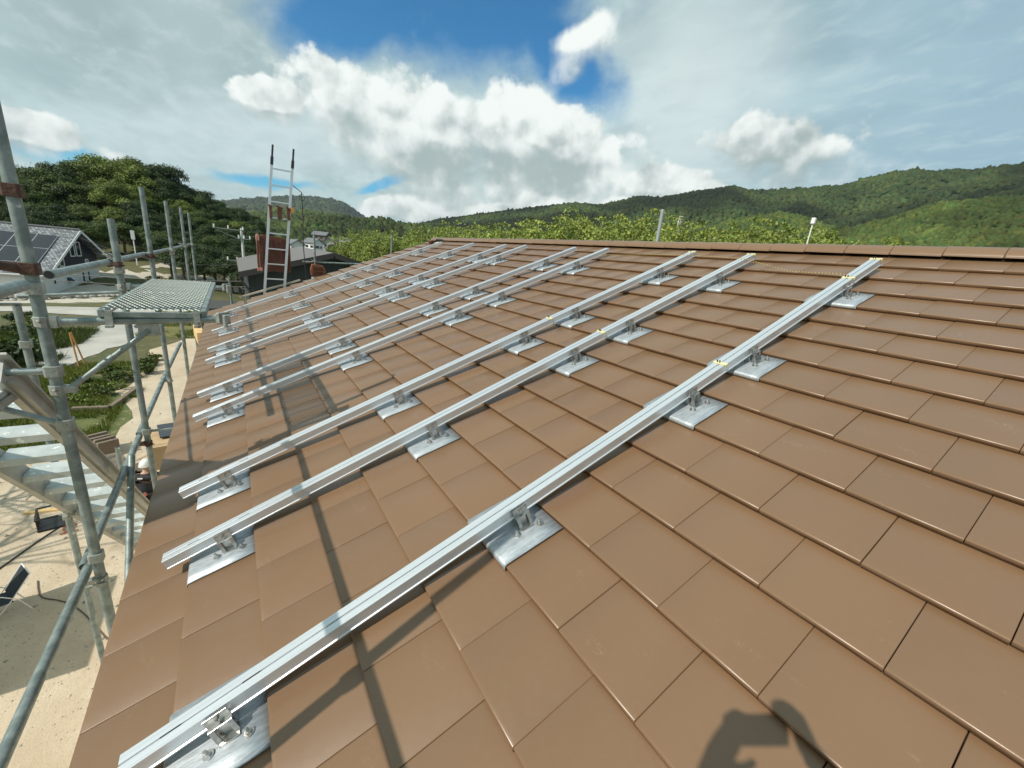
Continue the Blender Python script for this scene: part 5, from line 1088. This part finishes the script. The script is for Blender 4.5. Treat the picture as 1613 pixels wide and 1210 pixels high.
bx = empty('cardboard_carton', (-14.3, -2.55, GZ), 'tan carton standing on the yard behind the helmeted worker', 'box', rot=(0, 0, R(8))); b = MB(); b.box((-0.9, -0.45, 0), (0.5, 0.5, 0.75)); b.build('carton', mat('tan_cardboard', (0.46, 0.31, 0.17), (0.52, 0.36, 0.21), 2, 0.85), bx, bevel=0.01); b = MB(); b.box((-0.91, -0.04, 0.751), (0.51, 0.04, 0.754)); b.build('tape_strip', M_YEL, bx)
b = MB(); b.box((-0.55, -0.4, 0), (0.55, 0.4, 0.04)); o = block('solar_panel', b, M_CELL, (-14.9, -2.5, GZ + 0.80), R(10), 'dark gridded panel lying on top of the tan carton', 'solar panel', 0.004)
wp = empty('timber_stack', (-13.6, -3.75, GZ), 'stack of weathered boards standing on the yard behind the stair', 'timber', rot=(0, 0, R(20)))
for k in range(6): b = MB(); b.box((-0.7 + rng.uniform(-.1, .1), -0.28 + rng.uniform(-.03, .03), 0.02 + k * 0.085), (0.7 + rng.uniform(-.1, .1), 0.28, 0.09 + k * 0.085)); b.build('board', M_WOODG if k % 3 else M_WOODY, wp, bevel=0.006)
b = MB()
for k in range(5): b.box((-0.4 + k * 0.17, -0.25, 0.0), (-0.28 + k * 0.17, 0.25, 0.55 - 0.05 * (k % 3)))
block('firewood_heap', b, M_WOODG, (-15.6, -4.35, GZ + 0.01), R(30), 'heap of split brown firewood near the lawn edge', 'firewood', 0.02)
pts = [(-8.6, -5.9, 0), (-9.3, -5.4, 0), (-10.2, -4.95, 0), (-11.0, -4.6, 0), (-11.6, -4.3, 0)]; b = MB(); b.tube([Vector((x, y, GZ + 0.03)) for x, y, z in pts], 0.014, 6); tag(b.build('power_cable', M_BLK), 'black cable lying across the sand towards the crate', 'cable')
b = MB(); b.tube([Vector((-7.15 - 2.4 * f + 0.15 * math.sin(f * 9), -2.75 - 1.55 * f + 0.1 * math.sin(f * 7), GZ + 0.025)) for f in np.linspace(0, 1, 14)], 0.010, 6); tag(b.build('garden_hose', mat('brown_hose', (0.10, 0.07, 0.05), rough=0.6)), 'thin brown hose lying on the sand near the folding chair', 'hose')
b = MB(); b.tube([Vector((-11.3 + 0.22 * math.cos(a), -4.3 + 0.13 * math.sin(a * 1.0) + 0.03 * a, GZ + 0.04)) for a in np.linspace(0, 7, 20)], 0.014, 6); tag(b.build('orange_cord', M_ORNG), 'orange extension cord coiled on the sand below the stair', 'cord')
b = MB(); b.tube([Vector((-10.6 + 0.35 * math.cos(a), -6.05 + 0.3 * math.sin(a), GZ + 0.05)) for a in np.linspace(0.3, 5.2, 20)], 0.03, 8); tag(b.build('red_hose', M_REDM), 'curved red hose on the sand at the left edge by the stair', 'hose')
for k, (x, y, tl) in enumerate(((-26.3, -7.15, 0.05), (-26.5, -6.95, 0.14))):
    b = MB(); b.tube([(0, 0, 0), (-0.15 + tl, -tl * 2, 1.75)], 0.035, 6); o = b.build('marker_stake', mat('orange_stake', (0.62, 0.33, 0.12), (0.55, 0.25, 0.08), 3, 0.7)); o.location = (x, y, GZ); tag(o, ['leaning orange marker stake beside the pale road', 'second orange marker stake crossing the first by the road'][k], 'stake', 'marker stakes by the road')
for a, e, lab in (((-19.9, -6.0), (-19.7, -4.95), 'grey timber edging along the near side of the plant bed'), ((-19.75, -4.9), (-22.3, -4.45), 'grey timber edging along the yard side of the plant bed')):
    b = MB(); b.bar((a[0], a[1], GZ + 0.09), (e[0], e[1], GZ + 0.09), 0.16, 0.18); tag(b.build('bed_edging', M_WOODG, bevel=0.02), lab, 'edging')
# bare trees on the sunny side of the yard, out of view, whose branches shade the sand
for k, (x, y, h) in enumerate(((-12.5, -11.2, 7.5), (-9.6, -11.8, 8.0))):
    bt = empty('bare_tree', (x, y, GZ), ['leafless garden tree standing beside the sandy yard', 'second leafless garden tree, nearer to the low shed'][k], 'tree')
    rg_ = random.Random(50 + k); b = MB(); b.tube([(0, 0, -.3), (.1, 0, h * .5), (0, .2, h)], [.11, .07, .02], 8); b.build('trunk', M_BARK, bt, smooth=True)
    b = MB()
    for q in range(34):
        z_ = h * rg_.uniform(.35, .95); a = rg_.uniform(0, 6.28); l = h * rg_.uniform(.18, .34); e = Vector((math.cos(a) * l, math.sin(a) * l, z_ + l * .6)); b.tube([(0, 0.1, z_), (e.x * .5, e.y * .5, z_ + l * .42), e], [.035, .024, .008], 5)
        for w in range(3): f = rg_.uniform(.35, .9); p = Vector((0, 0, z_)).lerp(e, f); a2 = rg_.uniform(0, 6.28); b.tube([p, p + Vector((math.cos(a2) * l * .3, math.sin(a2) * l * .3, l * .25))], [.013, .005], 4)
    b.build('crown', M_BARK, bt)
# unseen low shed added on the sunny side to cast shade across the yard
sd = empty('added_shade_shed', (-7.45, -6.85, GZ), 'unseen low shed added to shade the sandy yard', 'shed'); b = MB(); b.box((-1.0, -1.4, 0), (0.9, 1.0, 2.55)); b.build('wall', M_WOODG, sd); b = MB(); b.box((-1.2, -1.6, 2.55), (1.05, 1.22, 2.68)); b.build('roof', M_SEAM, sd)
# plants
def bush_proto(name, kind, seed, r, hgt, n, size):
    t_ = empty(name); rg = np.random.default_rng(seed)
    L = [(rg.normal(0, r * .5), rg.normal(0, r * .5), hgt * rg.uniform(.2, .75), r * rg.uniform(.3, .55)) for _ in range(n)]
    V, F, T = leaf_cloud(L, 260, size, seed, 0.8, shell=0.3); V[:, 2] = np.maximum(V[:, 2], 0.0)
    np_mesh('foliage', V, F, LEAF[kind], 5, tint=T, parent=t_)
    b = MB()
    for k in range(7): a = rg.uniform(0, 6.28); b.tube([(0, 0, -0.05), (math.cos(a) * r * .3, math.sin(a) * r * .3, hgt * .45), (math.cos(a) * r * .6, math.sin(a) * r * .6, hgt * .8)], [0.02, 0.013, 0.005], 5)
    b.build('stem', M_BARK, t_); return t_
BP = {'a': bush_proto('leafy_bush', 'mid', 31, 0.9, 1.1, 12, 0.16), 'b': bush_proto('leafy_bush', 'light', 32, 0.8, 0.8, 11, 0.14), 'c': bush_proto('leafy_bush', 'dark', 33, 1.1, 1.5, 14, 0.17)}; used = set()
def bush(k, x, y, s, label, group):
    o = BP[k] if k not in used else copy_tree(BP[k]); used.add(k); o.location = (x, y, float(ground_z(x, y))); o.scale = (s, s, s * rng.uniform(.8, 1.15)); o.rotation_euler = (0, 0, rng.uniform(0, 6.28)); tag(o, label, 'bush', group)
for x, y in ((-20.8, -5.7), (-21.6, -5.4), (-22.4, -5.3), (-21.2, -6.2), (-22.6, -6.1), (-23.6, -5.5), (-24.2, -5.0), (-23.4, -6.4), (-24.8, -5.7), (-25.6, -5.1), (-24.9, -4.6), (-22.1, -6.8), (-26.4, -4.7), (-27.4, -4.4)): bush(rng.choice(['a', 'b', 'b', 'a']), x, y, rng.uniform(0.34, 0.6), 'leafy green plant in the timber edged bed beside the yard', 'plants in the timber edged bed')
for x, y in ((-18.6, -8.9), (-20, -9.0), (-21.5, -9.3), (-23, -9.0), (-24.5, -8.9), (-26.5, -9.4), (-28.5, -9.8), (-31, -10.4), (-30, -11.5), (-27, -11.2), (-24, -11), (-33, -10.8), (-35, -11.4), (-20.5, -10.6), (-34, -12.6), (-37, -11.6), (-38.5, -12.4)): bush(rng.choice(['a', 'b', 'c', 'b']), x, y, rng.uniform(0.5, 1.0), 'overgrown bush in the weedy patch left of the pale road', 'bushes in the weedy patch')
for x, y in ((-57.5, -9.8), (-62, -8.4), (-64, -7.0), (-58.5, -7.6), (-53.0, -8.6)): bush(rng.choice(['a', 'c']), x, y, rng.uniform(0.4, 0.7), 'small shrub on the bank in front of the white house', 'shrubs on the bank')
# loose stones and grit on the yard
rg_ = np.random.default_rng(77); n = 5200; P = np.c_[rg_.uniform(-20, -5.5, n), rg_.uniform(-7.5, -1.5, n), np.zeros(n)]; P[:, 2] = GZ + 0.012
U = np.array([(1, 0, 0), (-1, 0, 0), (0, 1, 0), (0, -1, 0), (0, 0, .7), (0, 0, -.4)]); f_ = np.array([(0, 2, 4), (2, 1, 4), (1, 3, 4), (3, 0, 4), (2, 0, 5), (1, 2, 5), (3, 1, 5), (0, 3, 5)])
sz = np.where(rg_.random(n) < .04, rg_.uniform(.03, .06, n), rg_.uniform(.006, .018, n)); V = (P[:, None] + U[None] * sz[:, None, None] * rg_.uniform(.6, 1.3, (n, 6, 1))).reshape(-1, 3); F = (np.arange(n)[:, None, None] * 6 + f_[None]).reshape(-1, 3); tn = np.repeat(rg_.uniform(.5, 1.15, n), 8)
tag(np_mesh('gravel', V, F, mat('yard_grit', (0.40, 0.34, 0.26), (0.52, 0.46, 0.37), 2, 0.9, tint=True), 3, tint=np.stack([tn] * 3, 1)), 'scattered pale grit and small stones over the sandy yard', 'gravel', kind='stuff')
# grass blades over the green patches
def grass(name, areas, n, h, m, label, seed):
    rg = np.random.default_rng(seed); P = []
    while len(P) < n:
        (x0, y0, x1, y1) = areas[rg.integers(len(areas))]; x, y = rg.uniform(x0, x1), rg.uniform(y0, y1)
        if fb(x, y, 0.35, seed) > -0.12: P.append((x, y, float(ground_z(x, y))))
    P = np.array(P); a = rg.uniform(0, 6.28, n); hh = h * rg.uniform(0.4, 1.3, n); w_ = 0.012 + 0.02 * hh; ln = rg.normal(0, 0.35, (n, 2)) * hh[:, None]
    dx = np.stack([np.cos(a) * w_, np.sin(a) * w_, np.zeros(n)], 1); top = P + np.c_[ln, hh]
    V = np.stack([P - dx, P + dx, top], 1).reshape(-1, 3); F = np.arange(3 * n).reshape(n, 3); tn = rg.normal(1, 0.25, n)
    tag(np_mesh(name, V, F, m, 3, tint=np.clip(np.stack([tn * rg.normal(1.05, .15, n), tn, tn * .9], 1), .2, 2)), label, 'grass', kind='stuff')
grass('grass', [(-24, -9, -16, -4.6), (-45, -6.2, -33, 0), (-27, -8, -21, -4.3)], 42000, 0.20, LEAF['light'], 'rough green grass around the plant bed and the pale road', 41)
grass('weeds', [(-36, -14, -16.5, -8.2)], 30000, 0.35, LEAF['mid'], 'tall weeds and undergrowth in the patch left of the road', 42)
grass('meadow', [(-90, -2, -62, 16)], 16000, 0.35, LEAF['light'], 'dry meadow grass in front of the dark grove', 43)

# ------------------------------------------------------------------ air
hz = MB().box((-6400, -6400, -12), (6400, 6400, 345)).build('haze', bpy.data.materials.new('thin_haze')); m = hz.data.materials[0]; m.use_nodes = True
for n in list(m.node_tree.nodes):
    if n.type == 'BSDF_PRINCIPLED': m.node_tree.nodes.remove(n)
pv_ = m.node_tree.nodes.new('ShaderNodeVolumePrincipled'); pv_.inputs['Color'].default_value = (0.80, 0.90, 1.0, 1); pv_.inputs['Density'].default_value = 0.000065; pv_.inputs['Anisotropy'].default_value = 0.3
m.node_tree.links.new(pv_.outputs[0], m.node_tree.nodes['Material Output'].inputs['Volume']); tag(hz, kind='stuff')
try: m.cycles.homogeneous_volume = True
except Exception: pass
